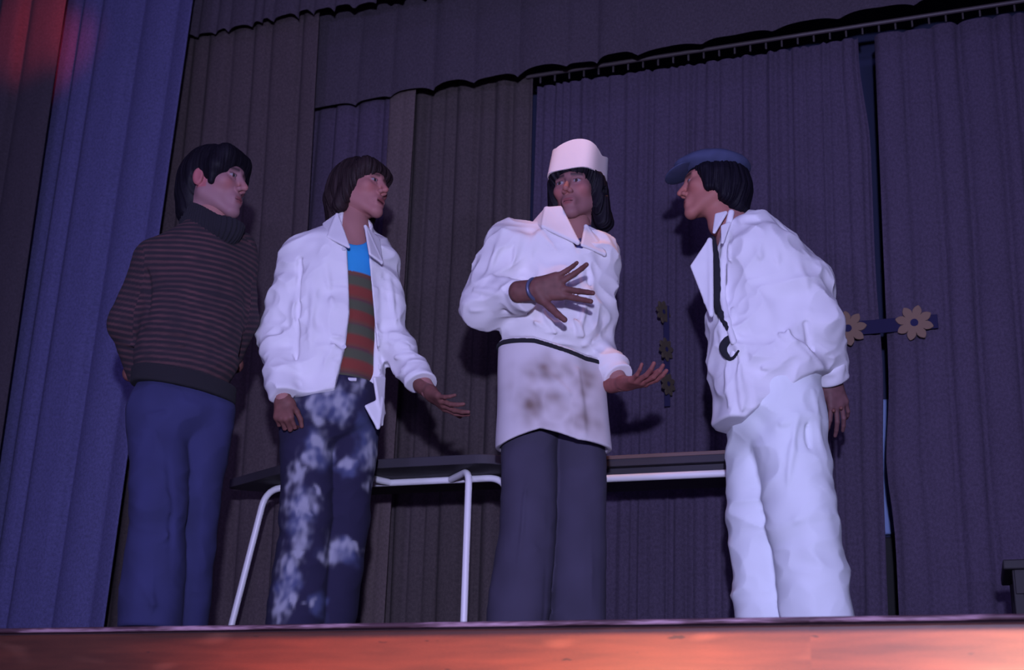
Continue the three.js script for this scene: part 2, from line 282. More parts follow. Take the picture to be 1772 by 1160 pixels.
{
  const a = [-0.172, 1.317, -1.708], b = [0.354, 1.324, -1.708], L = Math.hypot(b[0] - a[0], b[1] - a[1]);
  const rb = thing('ribbon', 'dark blue cloth band stretched over the curtain gap beside the white coat', 'ribbon', [(a[0] + b[0]) / 2, (a[1] + b[1]) / 2, -1.708]);
  const g = new RoundedBoxGeometry(L, 0.056, 0.006, 2, 0.002); g.rotateZ(Math.atan2(b[1] - a[1], b[0] - a[0])); part('band', g, ribbonMat, rb);
  feltFlower('tan felt flower half hidden behind the white coat sleeve', [0.021, 1.319, -1.702], 0.075, 0.5, 0, felt);
  feltFlower('whole tan felt flower near the right end of the blue band', [0.268, 1.322, -1.702], 0.075, 0.12, 0, felt);
  const c = [-0.697, 1.481, -1.69], d = [-0.688, 1.056, -1.69];
  const vb = thing('ribbon', 'dark hanging cloth band beside the open hand of the person in the apron', 'ribbon', [(c[0] + d[0]) / 2, (c[1] + d[1]) / 2, -1.722]);
  const h = new RoundedBoxGeometry(0.024, c[1] - d[1], 0.006, 2, 0.002); part('band', h, ribbonMat, vb);
  const lab = ['felt flower in painted shade at the top of the hanging band', 'felt flower in painted shade in the middle of the hanging band', 'felt flower in painted shade at the foot of the hanging band by the hand'];
  [[-0.702, 1.447, -1.7], [-0.692, 1.287, -1.7], [-0.686, 1.142, -1.7]].forEach((p, i) => feltFlower(lab[i], p, 0.05, 0.3 + i * 0.3, 1.15, feltShade));
}

// ───────────────────────── tables and seat ─────────────────────────
function slab(pts, y, th, round) {
  const s = new THREE.Shape(), n = pts.length;
  for (let i = 0; i < n; i++) {
    const p = pts[i], a = pts[(i + n - 1) % n], b = pts[(i + 1) % n], la = Math.hypot(a[0] - p[0], a[1] - p[1]), lb = Math.hypot(b[0] - p[0], b[1] - p[1]);
    const s0 = [p[0] + (a[0] - p[0]) / la * round, p[1] + (a[1] - p[1]) / la * round], s1 = [p[0] + (b[0] - p[0]) / lb * round, p[1] + (b[1] - p[1]) / lb * round];
    i ? s.lineTo(s0[0], -s0[1]) : s.moveTo(s0[0], -s0[1]); s.quadraticCurveTo(p[0], -p[1], s1[0], -s1[1]);
  }
  const g = new THREE.ExtrudeGeometry(s, { depth: th - 0.006, bevelEnabled: true, bevelThickness: 0.003, bevelSize: 0.003, bevelSegments: 2, curveSegments: 10 });
  g.rotateX(-Math.PI / 2); g.translate(0, y + 0.003, 0); return g;
}
function footCap(x, z) { const g = new THREE.CylinderGeometry(0.0145, 0.016, 0.03, 14); g.translate(x, 0.015, z); return g; }
{ // trapezoid school table behind the striped shirt
  const rail = [-1.418, 0.65, -1.1], H = rail[1], t = thing('school_table', 'dark topped table on white tube legs behind the tie-dyed jeans', 'table', [-1.62, 0, -0.92]);
  const X = (x) => x + 1.62, Z = (z) => z + 0.92, lx = [-2.099, 0.674, -1.1][0], rx = [-1.151, 0.601, -1.1][0], bl = [-2.193, 0.149, -1.1], nl = [-1.247, 0.276, -0.97][0];
  const lf = lx - (lx - bl[0]) * (H / (H - bl[1]));
  part('table_top', slab([[X(-2.29), Z(-1.13)], [X(-1.96), Z(-1.34)], [X(-1.05), Z(-1.34)], [X(-1.05), Z(-1.04)], [X(-1.17), Z(-0.93)], [X(-1.95), Z(-0.93)]], H + 0.013, 0.034, 0.05), darkTop, t);
  part('leg_frame', bentTube([[X(lf), 0.01, Z(-1.1)], [X(lx), H, Z(-1.1)], [X(rx), H, Z(-1.1)], [X(rx + 0.04), 0.01, Z(-1.1)]], 0.07, 0.0125), whiteTube, t);
  part('leg', bentTube([[X(nl), 0.01, Z(-0.97)], [X(nl), H, Z(-0.97)], [X(nl - 0.11), H, Z(-1.09)]], 0.05, 0.0125), whiteTube, t);
  part('leg', bentTube([[X(-1.66), 0.01, Z(-0.97)], [X(-1.66), H, Z(-0.97)], [X(-1.6), H, Z(-1.09)]], 0.05, 0.0125), whiteTube, t);
  for (const [x, z] of [[lf, -1.1], [rx + 0.04, -1.1], [nl, -0.97], [-1.66, -0.97]]) part('foot', footCap(X(x), Z(z)), blackMat, t);
}
{ // second table, seen edge on between the apron and the white coat
  const a = [-0.834, 0.66, -1.23], b = [-0.386, 0.654, -1.23], H = a[1], cx = (a[0] + b[0]) / 2 + 0.03, t = thing('school_table', 'brown edged table with a white tube rail between the apron and white coat', 'table', [cx, 0, -1.41]);
  const x0 = -0.42, x1 = 0.36;
  part('table_top', slab([[x0 - 0.05, -0.22], [x1 + 0.04, -0.22], [x1 + 0.04, 0.19], [x0 - 0.05, 0.19]], H + 0.04, 0.028, 0.05), darkTop, t);
  part('edge_trim', rbox(x1 - x0 - 0.02, 0.014, 0.006, 0.002, (x0 + x1) / 2, H + 0.073, 0.192), trimMat, t, 'thin brown edging strip');
  part('apron_board', rbox(x1 - x0 - 0.06, 0.05, 0.016, 0.003, (x0 + x1) / 2, H + 0.018, 0.15), darkTop, t);
  part('leg_frame', bentTube([[x0, 0.01, 0.18], [x0 + 0.03, H, 0.18], [x1 - 0.03, H, 0.18], [x1, 0.01, 0.18]], 0.06, 0.0135), whiteTube, t);
  for (const x of [x0, x1]) part('leg', tube([[x, 0.01, -0.17], [x + (x < 0 ? 0.02 : -0.02), H + 0.036, -0.17]], 0.0135, 8), whiteTube, t);
  for (const x of [x0, x1]) for (const z of [0.18, -0.17]) part('foot', footCap(x, z), blackMat, t);
}
{ // dark seat cut by the right edge of the picture
  const p = [0.497, 0.294, -1.0], t = thing('wooden_bench', 'dark bench end cut off at the right edge by the violet curtain', 'bench', [p[0] + 0.45, 0, -1.15]), H = p[1];
  part('seat', rbox(0.92, 0.03, 0.34, 0.006, 0, H - 0.015, 0), plain([0.02, 0.016, 0.02], 0.7), t);
  for (const z of [0.15, -0.15]) part('rail', rbox(0.86, 0.075, 0.02, 0.004, 0, H - 0.067, z), plain([0.018, 0.014, 0.018], 0.7), t);
  for (const x of [-0.42, 0.42]) for (const z of [0.14, -0.14]) part('leg', rbox(0.03, H - 0.03, 0.03, 0.004, x, (H - 0.03) / 2, z), plain([0.018, 0.014, 0.018], 0.7), t);
}

// ───────────────────────── people ─────────────────────────
// Each person is modelled facing the hall camera's heading: local x to the picture's right, y up, z towards the camera.
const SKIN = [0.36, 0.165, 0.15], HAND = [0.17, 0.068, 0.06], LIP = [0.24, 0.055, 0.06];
function headField(o) {
  const P = [E([0, 0.035, -0.012], [0.073, 0.087, 0.094], 0.01), E([0, -0.022, 0.03], [0.057, 0.075, 0.055], 0.04)];
  for (const s of [-1, 1]) P.push(K([s * 0.053, -0.05, -0.004], [s * 0.014, -0.104, 0.064], 0.02, 0.015, 0.03), E([s * 0.042, -0.016, 0.058], [0.02, 0.017, 0.02], 0.025), K([s * 0.012, 0.027, 0.083], [s * 0.045, 0.026, 0.07], 0.008, 0.007, 0.02));
  P.push(E([0, -0.105, 0.074], [0.018, 0.015, 0.015], 0.02), E([0, -0.066, 0.075], [0.026, 0.024, 0.02], 0.02));
  const nose = [K([0, 0.016, 0.085], [0, -0.03, 0.11], 0.0065, 0.0105, 0.014), E([0.0115, -0.036, 0.096], [0.0085, 0.0075, 0.01], 0.008), E([-0.0115, -0.036, 0.096], [0.0085, 0.0075, 0.01], 0.008)];
  const open = o.mouth || 0;
  const lips = [K([-0.017, -0.066, 0.0835], [0.017, -0.066, 0.0835], 0.0055, 0.0055, 0.011), K([-0.014, -0.0765 - open, 0.083 - open * 0.5], [0.014, -0.0765 - open, 0.083 - open * 0.5], 0.0058, 0.0058, 0.011)];
  const eyes = [-1, 1].map((s) => E([s * 0.0305, 0.004, 0.0735], [0.0125, 0.0125, 0.0125], 0.002));
  const lids = [-1, 1].flatMap((s) => [K([s * 0.02, 0.0085, 0.083], [s * 0.042, 0.0075, 0.077], 0.0042, 0.004, 0.006), K([s * 0.021, -0.003, 0.082], [s * 0.041, -0.002, 0.077], 0.0032, 0.003, 0.006)]);
  const ears = [-1, 1].map((s) => ({ e: E([s * 0.077, -0.004, -0.014], [0.009, 0.029, 0.018], 0.012), c: E([s * 0.089, -0.002, -0.008], [0.009, 0.02, 0.011], 0.01) }));
  const neck = K([0, -0.05, -0.025], [0, -0.14, -0.04], 0.05, 0.05, 0.03);
  return (x, y, z) => {
    let d = field0(P, x, y, z); d = smin(d, primDist(neck, x, y, z), 0.03);
    for (const s of [-1, 1]) { const q = Math.hypot((x - s * 0.031) / 1.35, y - 0.004, (z - 0.0955)) - 0.0135; d = smax(d, -q, 0.016); }
    for (const n of nose) d = smin(d, primDist(n, x, y, z), n.k);
    for (const l of lips) d = smin(d, primDist(l, x, y, z), l.k);
    const m = Math.hypot(Math.max(Math.abs(x) - 0.017, 0), (y + 0.0712 + open * 0.5) / (1 + open * 220), z - 0.0915) - (open ? 0.003 : 0.001); d = smax(d, -m, 0.004);
    for (const n of eyes) d = smin(d, primDist(n, x, y, z), 0.002);
    for (const n of lids) d = smin(d, primDist(n, x, y, z), 0.005);
    for (const e of ears) d = smin(d, smax(primDist(e.e, x, y, z), -primDist(e.c, x, y, z), 0.008), 0.01);
    return d;
  };
}
function field0(prims, x, y, z) { let d = primDist(prims[0], x, y, z); for (let i = 1; i < prims.length; i++) d = smin(d, primDist(prims[i], x, y, z), prims[i].k); return d; }
function headColour(o) {
  const skin = o.skin || SKIN;
  return (x, y, z) => {
    let c = skin.slice(); const ax = Math.abs(x);
    c = mix3(c, [0.46, 0.13, 0.12], 0.5 * Math.exp(-(((ax - 0.042) / 0.02) ** 2 + ((y + 0.025) / 0.022) ** 2)) * (z > 0.03 ? 1 : 0));
    c = mix3(c, [0.46, 0.14, 0.11], 0.5 * Math.exp(-((x / 0.014) ** 2 + ((y + 0.03) / 0.018) ** 2)) * (z > 0.085 ? 1 : 0));
    if (ax > 0.066 && Math.abs(y) < 0.04 && z < 0.012) c = mix3(c, [0.45, 0.09, 0.1], o.earRed ?? 0.4);
    const brow = Math.exp(-(((y - (0.0265 - 0.1 * Math.max(0, ax - 0.035))) / 0.0062) ** 2)) * sstep(0.009, 0.014, ax) * sstep(0.056, 0.048, ax) * (z > 0.045 ? 1 : 0);
    c = mix3(c, o.browColour || [0.03, 0.02, 0.025], 0.9 * brow);
    const ex = ax - 0.031, ey = y - 0.0035;
    if (z > 0.062) {
      const lash = Math.exp(-((ex / 0.014) ** 2) - (((ey - 0.005) / 0.0032) ** 2)); c = mix3(c, [0.04, 0.025, 0.03], 0.8 * lash);
      if ((ex / 0.0125) ** 2 + (ey / 0.0052) ** 2 < 1) { c = [0.3, 0.27, 0.3]; if (Math.hypot(ex - (o.gaze || 0) * Math.sign(x), ey) < 0.0056) c = [0.03, 0.02, 0.02]; }
      c = mix3(c, [0.24, 0.1, 0.12], 0.35 * Math.exp(-((ex / 0.02) ** 2) - (((ey + 0.009) / 0.006) ** 2)));
    }
    if (z > 0.07) {
      const up = Math.exp(-((x / 0.019) ** 4) - (((y + 0.0655) / 0.0055) ** 2)), op = o.mouth || 0, dn = Math.exp(-((x / 0.017) ** 4) - (((y + 0.077 + op) / 0.006) ** 2));
      c = mix3(c, LIP, 0.85 * Math.max(up, dn));
      if (Math.abs(x) < 0.018 && Math.abs(y + 0.0712 + op * 0.5) < 0.0011 + op * 0.5) c = [0.08, 0.02, 0.024];
    }
    return c;
  };
}
function placed(geo, o) { const m = new THREE.Matrix4().compose(new THREE.Vector3(...o.at), new THREE.Quaternion().setFromEuler(new THREE.Euler(-(o.pitch || 0), o.turn, o.tilt || 0, o.order || 'YXZ')), new THREE.Vector3(1, 1, 1).multiplyScalar(o.size || 1)); return geo.applyMatrix4(m); }
function head(o) { return placed(sdfMesh(headField(o), [[-0.1, -0.21, -0.13], [0.1, 0.14, 0.13]], 0.0027, headColour(o), 1.6), o); }
function hair(o, extra, openings, colour, amp = 0.004) {          // extra: added masses; openings: removed volumes (head space)
  const P = [E([0, 0.042, -0.018], [0.084, 0.093, 0.104], 0.01), ...extra], f0 = field(P), strands = (x, y, z) => { const a = Math.atan2(x, z); return amp * (N3(a * 9, y * 5, 1) + 0.7 * N3(a * 22, y * 9, 4)) ; };
  const f = (x, y, z) => { let d = f0(x, y, z) - strands(x, y, z); for (const c of openings) d = smax(d, -c(x, y, z), 0.008); return d; };
  return placed(sdfMesh(f, bounds(P, 0.03), 0.0036, (x, y, z) => { const a = Math.atan2(x, z), n = 0.75 + 0.5 * N3(a * 26, y * 8, 7) + 0.3 * N3(a * 60, y * 10, 3); return mul(colour, clamp(n, 0.3, 1.6)); }, 1.8), o);
}
const face = (c, r) => { const e = E(c, r); return (x, y, z) => primDist(e, x, y, z); };
function hand(o) {        // wrist point, finger direction, back-of-hand direction, thumb side (+1 or -1), curls per finger
  const s = o.size || 0.95, D = norm(o.dir), Nn = norm(mad(o.back, D, -dot(o.back, D))), X = mul(cross(D, Nn), o.thumb), P = [], kx = [0.03, 0.01, -0.011, -0.03], kl = [0.088, 0.092, 0.087, 0.078];
  const W0 = o.wrist, at = (x, y, z) => add(W0, add(mul(X, x * s), add(mul(D, y * s), mul(Nn, z * s))));
  P.push(K(mad(W0, D, -0.05), at(0, 0.01, 0), 0.027 * s, 0.025 * s, 0.01, X, 1.2));
  kx.forEach((x, i) => P.push(K(at(x * 0.6, 0.018, 0), at(x, kl[i] - 0.006, 0.002), 0.0165 * s, 0.0125 * s, 0.016)));
  const L = [[0.044, 0.027, 0.021], [0.048, 0.031, 0.022], [0.044, 0.029, 0.021], [0.034, 0.021, 0.019]];
  for (let i = 0; i < 4; i++) {
    const [spread, ...curl] = o.fingers[i]; let p = at(kx[i], kl[i], 0.002), ang = 0, B = norm(add(mul(D, Math.cos(spread)), mul(X, Math.sin(spread))));
    L[i].forEach((l, j) => { ang += curl[j]; const d = add(mul(B, Math.cos(ang)), mul(Nn, -Math.sin(ang))), q = mad(p, d, l * s), r0 = (0.0094 - j * 0.0009 - (i === 3 ? 0.0012 : 0)) * s; P.push(K(p, q, r0, r0 - 0.0008 * s, j ? 0.003 : 0.008)); p = q; });
  }
  const [out, down, b1, b2] = o.thumbPose || [0.7, 0.3, 0.2, 0.2]; let p = at(0.03, 0.024, -0.004);
  P.push(K(at(0.012, 0.015, -0.004), p, 0.015 * s, 0.0145 * s, 0.014));
  let a = out; [0.042, 0.032, 0.027].forEach((l, j) => { if (j) a -= j === 1 ? b1 : b2; const d = norm(add(add(mul(D, Math.cos(a)), mul(X, Math.sin(a))), mul(Nn, -Math.sin(down)))), q = mad(p, d, l * s), r = (0.0125 - j * 0.0014) * s; P.push(K(p, q, r, r - 0.001 * s, j ? 0.004 : 0.012)); p = q; });
  const base = o.colour || HAND, palmSide = (x, y, z) => dot(sub([x, y, z], W0), Nn);
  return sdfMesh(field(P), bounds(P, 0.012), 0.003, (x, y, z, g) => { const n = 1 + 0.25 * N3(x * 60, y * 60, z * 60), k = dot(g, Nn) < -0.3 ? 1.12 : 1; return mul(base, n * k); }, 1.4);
}
function innerBody(j, skin) {   // one continuous body under the clothes, meshed coarsely
  const P = [K(j.chest, j.pelvis, 0.09, 0.095, 0.04, j.side, 1.35), K(j.shR, j.shL, 0.045, 0.045, 0.05), K(j.neck, j.headBase, 0.053, 0.05, 0.04), K(mad(j.neck, [0, -1, 0], 0.1), j.neck, 0.07, 0.056, 0.05)];
  for (const [a, b, c] of [[j.shR, j.elR, j.wrR], [j.shL, j.elL, j.wrL]]) P.push(K(a, b, 0.043, 0.036, 0.03), K(b, c, 0.036, 0.026, 0.02));
  for (const [a, b, c] of [[j.hipR, j.knR, j.anR], [j.hipL, j.knL, j.anL]]) P.push(K(a, b, 0.07, 0.048, 0.05), K(b, c, 0.048, 0.034, 0.03), K(c, add(c, [0, -0.03, 0.02]), 0.032, 0.026, 0.03));
  return sdfMesh(field(P), bounds(P, 0.03), 0.01, (x, y, z) => skin, 1.5);
}
function person(name, label, pos) { return thing(name, label, 'person', pos, YAW); }
function shoe(o, a, dir, mat) {
  const d = norm([dir[0], 0, dir[2]]), P = [K(add(a, [0, -0.045, 0]), mad(add(a, [0, -0.06, 0]), d, 0.13), 0.045, 0.032, 0.03), K(a, add(a, [0, -0.05, 0]), 0.042, 0.045, 0.03)], f = field(P), floor = 0.004;
  part('shoe', sdfMesh((x, y, z) => smax(f(x, y, z), floor - y, 0.008), bounds(P, 0.02), 0.007, () => [0.02, 0.017, 0.02], 1.5), cloth, o);
}
const side = [1, 0, 0];

{ // ── person in the striped sweater ──
  const o = person('person', 'person in a dark turtleneck striped sweater and navy trousers, hands behind the back', [-1.957, 0.0, -0.272]);
  const j = { chest: [-0.021, 1.209, -0.03], pelvis: [-0.037, 0.822, -0.02], side: [0.94, 0, -0.34], neck: [0.003, 1.388, -0.03], headBase: [-0.001, 1.473, -0.03], shR: [-0.141, 1.225, 0.0], shL: [0.066, 1.281, -0.1],
    elR: [-0.253, 1.022, -0.04], wrR: [-0.199, 0.87, -0.16], elL: [0.109, 1.074, -0.16], wrL: [0.047, 0.926, -0.22], hipR: [-0.096, 0.708, 0.0], knR: [-0.051, 0.381, 0.05], anR: [-0.046, 0.03, 0.03], hipL: [0.037, 0.729, -0.06], knL: [0.026, 0.409, -0.08], anL: [0.011, 0.047, -0.1] };
  const H = { at: [0.004, 1.525, -0.02], turn: 1.2, pitch: 0.02, tilt: 0, size: 1.08, earRed: 0.55, skin: [0.3, 0.155, 0.165] };
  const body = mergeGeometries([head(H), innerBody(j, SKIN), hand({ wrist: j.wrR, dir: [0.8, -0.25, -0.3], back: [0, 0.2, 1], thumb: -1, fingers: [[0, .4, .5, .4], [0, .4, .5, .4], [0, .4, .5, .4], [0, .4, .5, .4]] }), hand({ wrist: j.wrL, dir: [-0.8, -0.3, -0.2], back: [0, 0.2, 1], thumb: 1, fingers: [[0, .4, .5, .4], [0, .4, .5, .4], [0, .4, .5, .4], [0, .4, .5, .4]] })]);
  part('body', body, skinMat, o);
  part('hair', hair(H, [E([0, 0.01, -0.06], [0.074, 0.075, 0.07], 0.03), K([0, -0.04, -0.075], [0, -0.085, -0.075], 0.055, 0.05, 0.03, [1, 0, 0], 1.2), K([-0.066, 0.03, 0.045], [0.066, 0.03, 0.045], 0.03, 0.03, 0.03), K([0.064, 0.03, 0.036], [0.067, -0.022, 0.03], 0.022, 0.012, 0.015), K([-0.064, 0.03, 0.036], [-0.067, -0.022, 0.03], 0.022, 0.012, 0.015), K([-0.045, 0.075, 0.06], [0.045, 0.075, 0.06], 0.035, 0.035, 0.03)],
    [face([0, -0.04, 0.128], [0.082, 0.092, 0.08]), face([0.088, -0.034, -0.02], [0.03, 0.05, 0.03]), face([-0.088, -0.034, -0.02], [0.03, 0.05, 0.03]), face([0, -0.125, 0.055], [0.1, 0.1, 0.075])], [0.012, 0.01, 0.016], 0.002), hairMat, o);
  // sweater
  const SW = [K([-0.028, 1.219, -0.03], [-0.034, 0.894, -0.03], 0.118, 0.118, 0.04, j.side, 1.4), K([-0.124, 1.232, 0.01], [0.071, 1.29, -0.09], 0.066, 0.06, 0.07), K([-0.004, 1.381, -0.03], [-0.027, 1.271, -0.03], 0.066, 0.1, 0.07)];
  const sr = [K([-0.166, 1.214, 0.02], [-0.244, 1.019, -0.03], 0.066, 0.058, 0.04), K([-0.244, 1.019, -0.03], [-0.204, 0.881, -0.13], 0.056, 0.045, 0.02)], sl = [K([0.088, 1.32, -0.09], [0.114, 1.081, -0.15], 0.055, 0.05, 0.04), K([0.114, 1.081, -0.15], [0.063, 0.937, -0.2], 0.05, 0.04, 0.02)];
  const hemY = (x) => pw(x, [[-0.166, 0.85], [-0.007, 0.828], [0.151, 0.807]]);
  const all = field([...SW, ...sr, ...sl]), fo = creases([[[-0.171, 0.982, 0.08], [0.102, 0.918, 0.12], 0.014, 0.007], [[-0.122, 0.918, 0.1], [0.119, 0.896, 0.1], 0.012, 0.006], [[-0.166, 1.192, 0.08], [-0.136, 0.99, 0.06], 0.012, -0.008], [[0.088, 1.242, 0.0], [0.108, 1.025, -0.02], 0.014, -0.008], [[-0.245, 1.038, 0.0], [-0.17, 0.973, 0.02], 0.012, 0.007], [[-0.25, 0.955, -0.02], [-0.175, 0.921, 0.0], 0.012, 0.006]]);
  const f = (x, y, z) => { let d = all(x, y, z) - fo(x, y, z) - crumple(x, y, z, 6, 0.004); return smax(d, hemY(x) - y - (x < -0.185 ? 0.14 : 0), 0.01); };
  const dTorso = field(SW), dR = field(sr), dL = field(sl), stripe = (t) => { const q = Math.cos(t / 0.0192 * Math.PI * 2); return sstep(-0.25, 0.75, q); };
  const aR = [-0.175, 1.263, 0.02], bR = [-0.229, 0.949, -0.06], aL = [0.088, 1.32, -0.09], bL = [0.101, 0.997, -0.18], vR = norm(sub(bR, aR)), vL = norm(sub(bL, aL));
  part('sweater', sdfMesh(f, bounds([...SW, ...sr, ...sl], 0.02), 0.0038, (x, y, z) => {
    const a = dTorso(x, y, z), b = dR(x, y, z), c = dL(x, y, z); let t = y + 0.16 * (x - j.chest[0]) * (y < 1.1 ? 1 : 0.2) * 0.6 + 0.006 * N3(x * 7, y * 7, z * 7);
    if (b < a - 0.004 && b < c) t = dot(sub([x, y, z], aR), vR); else if (c < a - 0.004) t = dot(sub([x, y, z], aL), vL);
    return mix3([0.02, 0.014, 0.02], [0.088, 0.037, 0.042], stripe(t) * (0.75 + 0.5 * N3(x * 25, y * 25, z * 25)));
  }, 1.6), knit, o);
  const HB = K([-0.037, 0.924, -0.03], [-0.03, 0.764, -0.02], 0.121, 0.121, 0.02, j.side, 1.4), hb = (x, y, z) => smax(smax(primDist(HB, x, y, z), y - hemY(x) - 0.006, 0.006), hemY(x) - 0.052 - y, 0.006);
  part('waistband', sdfMesh(hb, bounds([HB], 0.02), 0.006, () => [0.012, 0.01, 0.014], 1.6), knit, o);
  const TN = [K([0.01, 1.458, -0.02], [0.004, 1.356, -0.02], 0.07, 0.082, 0.03), K([-0.049, 1.481, -0.05], [-0.041, 1.395, -0.05], 0.062, 0.068, 0.03), K([0.078, 1.392, 0.0], [0.063, 1.345, 0.02], 0.052, 0.056, 0.05)], tn = field(TN), tnTop = (x) => pw(x, [[-0.086, 1.46], [-0.025, 1.422], [0.047, 1.377], [0.135, 1.367]]);
  part('turtleneck', sdfMesh((x, y, z) => smax(tn(x, y, z) - 0.0025 * Math.sin(Math.atan2(x - j.neck[0], z - j.neck[2]) * 46), y - tnTop(x), 0.012), bounds(TN, 0.02), 0.0045, () => [0.012, 0.01, 0.016], 1.7), knit, o);
  // trousers
  const TR = [K([-0.037, 0.816, -0.03], [-0.032, 0.716, -0.02], 0.096, 0.106, 0.03, j.side, 1.36), K(j.hipR, j.knR, 0.098, 0.084, 0.04), K(j.knR, [-0.054, -0.009, 0.0], 0.084, 0.1, 0.02), K(j.hipL, j.knL, 0.094, 0.078, 0.008), K(j.knL, [0.005, 0.003, -0.1], 0.078, 0.096, 0.008)], tf = field(TR);
  const tfo = creases([[[-0.034, 0.649, 0.12], [0.043, 0.033, 0.1], 0.012, -0.006], [[0.063, 0.713, 0.1], [0.042, 0.472, 0.1], 0.014, 0.008], [[-0.095, 0.342, 0.1], [0.021, 0.289, 0.12], 0.012, 0.006], [[-0.083, 0.237, 0.1], [0.003, 0.288, 0.12], 0.012, 0.006], [[-0.105, 0.671, 0.1], [0.014, 0.706, 0.12], 0.012, 0.005], [[-0.076, 0.167, 0.1], [0.001, 0.063, 0.12], 0.014, 0.007], [[0.067, 0.351, 0.08], [0.104, 0.18, 0.05], 0.012, 0.006], [[-0.069, 0.613, 0.11], [-0.024, 0.064, 0.11], 0.008, 0.005]]);
  part('trousers', sdfMesh((x, y, z) => smax(smax(tf(x, y, z) - tfo(x, y, z) - crumple(x, y, z, 5, 0.006), 0.025 - y, 0.01), y - 0.82, 0.01), bounds(TR, 0.03), 0.0075, (x, y, z) => mul([0.027, 0.028, 0.098], 1 + 0.25 * N3(x * 14, y * 9, z * 14)), 1.5), cloth, o, 'navy flared trousers');
  shoe(o, j.anR, [-0.2, 0, 1]); shoe(o, j.anL, [0.4, 0, 1]);
}

{ // ── person in the open white jacket, striped top and tie-dyed jeans ──
  const o = person('person', 'person in an open white jacket over a striped top, with bleached tie-dyed jeans', [-1.606, 0.0, -0.596]);
  const j = { chest: [-0.028, 1.295, -0.02], pelvis: [-0.019, 0.882, -0.01], side: [0.97, 0, -0.2], neck: [0.02, 1.438, -0.02], headBase: [0.024, 1.561, -0.02], shR: [-0.119, 1.339, 0.0], shL: [0.082, 1.358, -0.06],
    elR: [-0.212, 1.059, 0.0], wrR: [-0.15, 0.79, 0.12], elL: [0.205, 1.035, -0.05], wrL: [0.324, 0.838, 0.08], hipR: [-0.079, 0.776, 0.0], knR: [-0.06, 0.41, 0.02], anR: [-0.074, 0.068, 0.0], hipL: [0.064, 0.794, -0.05], knL: [0.052, 0.436, -0.05], anL: [0.011, 0.08, -0.08] };
  const H = { at: [0.042, 1.604, -0.02], turn: 1.02, pitch: 0.1, tilt: -0.06, size: 1.0, mouth: 0.004, skin: [0.38, 0.165, 0.155], browColour: [0.06, 0.035, 0.035] };
  const body = mergeGeometries([head(H), innerBody(j, SKIN),
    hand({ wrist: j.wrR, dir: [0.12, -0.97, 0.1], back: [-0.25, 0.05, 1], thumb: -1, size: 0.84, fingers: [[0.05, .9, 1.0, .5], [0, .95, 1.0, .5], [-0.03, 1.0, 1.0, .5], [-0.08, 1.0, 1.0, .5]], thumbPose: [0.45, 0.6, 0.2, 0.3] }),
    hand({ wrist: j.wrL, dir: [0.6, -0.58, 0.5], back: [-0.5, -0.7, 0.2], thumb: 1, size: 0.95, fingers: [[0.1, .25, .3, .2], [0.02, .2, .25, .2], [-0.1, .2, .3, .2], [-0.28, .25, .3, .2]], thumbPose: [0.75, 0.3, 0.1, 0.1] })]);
  part('body', body, skinMat, o);
  part('hair', hair(H, [E([0, 0.0, -0.055], [0.085, 0.09, 0.075], 0.03), K([0, -0.03, -0.075], [0, -0.125, -0.085], 0.06, 0.045, 0.03, [1, 0, 0], 1.35), K([-0.072, 0.03, 0.02], [-0.08, -0.085, -0.03], 0.026, 0.024, 0.03), K([0.072, 0.03, 0.02], [0.08, -0.085, -0.03], 0.026, 0.024, 0.03), K([-0.05, 0.06, 0.058], [0.05, 0.06, 0.058], 0.036, 0.036, 0.03)],
    [face([0, -0.048, 0.115], [0.07, 0.09, 0.08]), face([0, -0.11, 0.06], [0.075, 0.1, 0.07])], [0.035, 0.022, 0.024], 0.006), hairMat, o);
  // striped top (solid under the jacket)
  const TP = [K([-0.018, 1.295, -0.02], [-0.013, 0.933, -0.01], 0.108, 0.108, 0.04, j.side, 1.32), K([-0.123, 1.375, -0.01], [0.104, 1.398, -0.06], 0.055, 0.05, 0.05), K([0.03, 1.419, -0.01], [0.02, 1.358, -0.01], 0.058, 0.08, 0.05)], tpf = field(TP);
  const tp = (x, y, z) => smax(smax(tpf(x, y, z) - 0.003 * N3(x * 10, y * 10, z * 10), 0.879 + 0.15 * (0.051 - x) * 0.3 - y, 0.008), -(Math.hypot(x - 0.038, (y - 1.42) * 0.9, (z - 0.06) * 0.6) - 0.052), 0.008);
  const yB = 1.251, y0 = 0.892;
  part('striped_top', sdfMesh(tp, bounds(TP, 0.02), 0.006, (x, y, z) => {
    if (y > yB + 0.012 * Math.cos((x - 0.063) * 20)) return [0.03, 0.3, 0.62];
    const t = (yB - y) / (yB - y0) * 4.1 + 0.12 * N3(x * 6, 1, 1), q = t - Math.floor(t);
    const green = [0.085, 0.09, 0.055], red = [0.22, 0.042, 0.03], wine = [0.13, 0.035, 0.05];
    return q < 0.42 ? mix3(wine, green, sstep(0, 0.14, q)) : mix3(green, red, sstep(0.42, 0.54, q) * (1 - 0.45 * sstep(0.82, 1, q)));
  }, 1.6), knit, o);
  // jacket
  const JT = [K([-0.022, 1.295, -0.02], [-0.017, 0.76, -0.01], 0.122, 0.13, 0.04, j.side, 1.34), K([-0.114, 1.345, 0.0], [0.101, 1.38, -0.06], 0.068, 0.062, 0.07), K([0.011, 1.445, -0.02], [-0.007, 1.35, -0.02], 0.07, 0.1, 0.07)];
  const SR = [K([-0.144, 1.323, 0.0], [-0.204, 1.06, 0.0], 0.072, 0.066, 0.035), K([-0.204, 1.06, 0.0], [-0.151, 0.812, 0.11], 0.064, 0.05, 0.025)], SL = [K([0.115, 1.376, -0.06], [0.18, 1.056, -0.05], 0.055, 0.058, 0.035), K([0.18, 1.056, -0.05], [0.313, 0.852, 0.065], 0.058, 0.042, 0.025)];
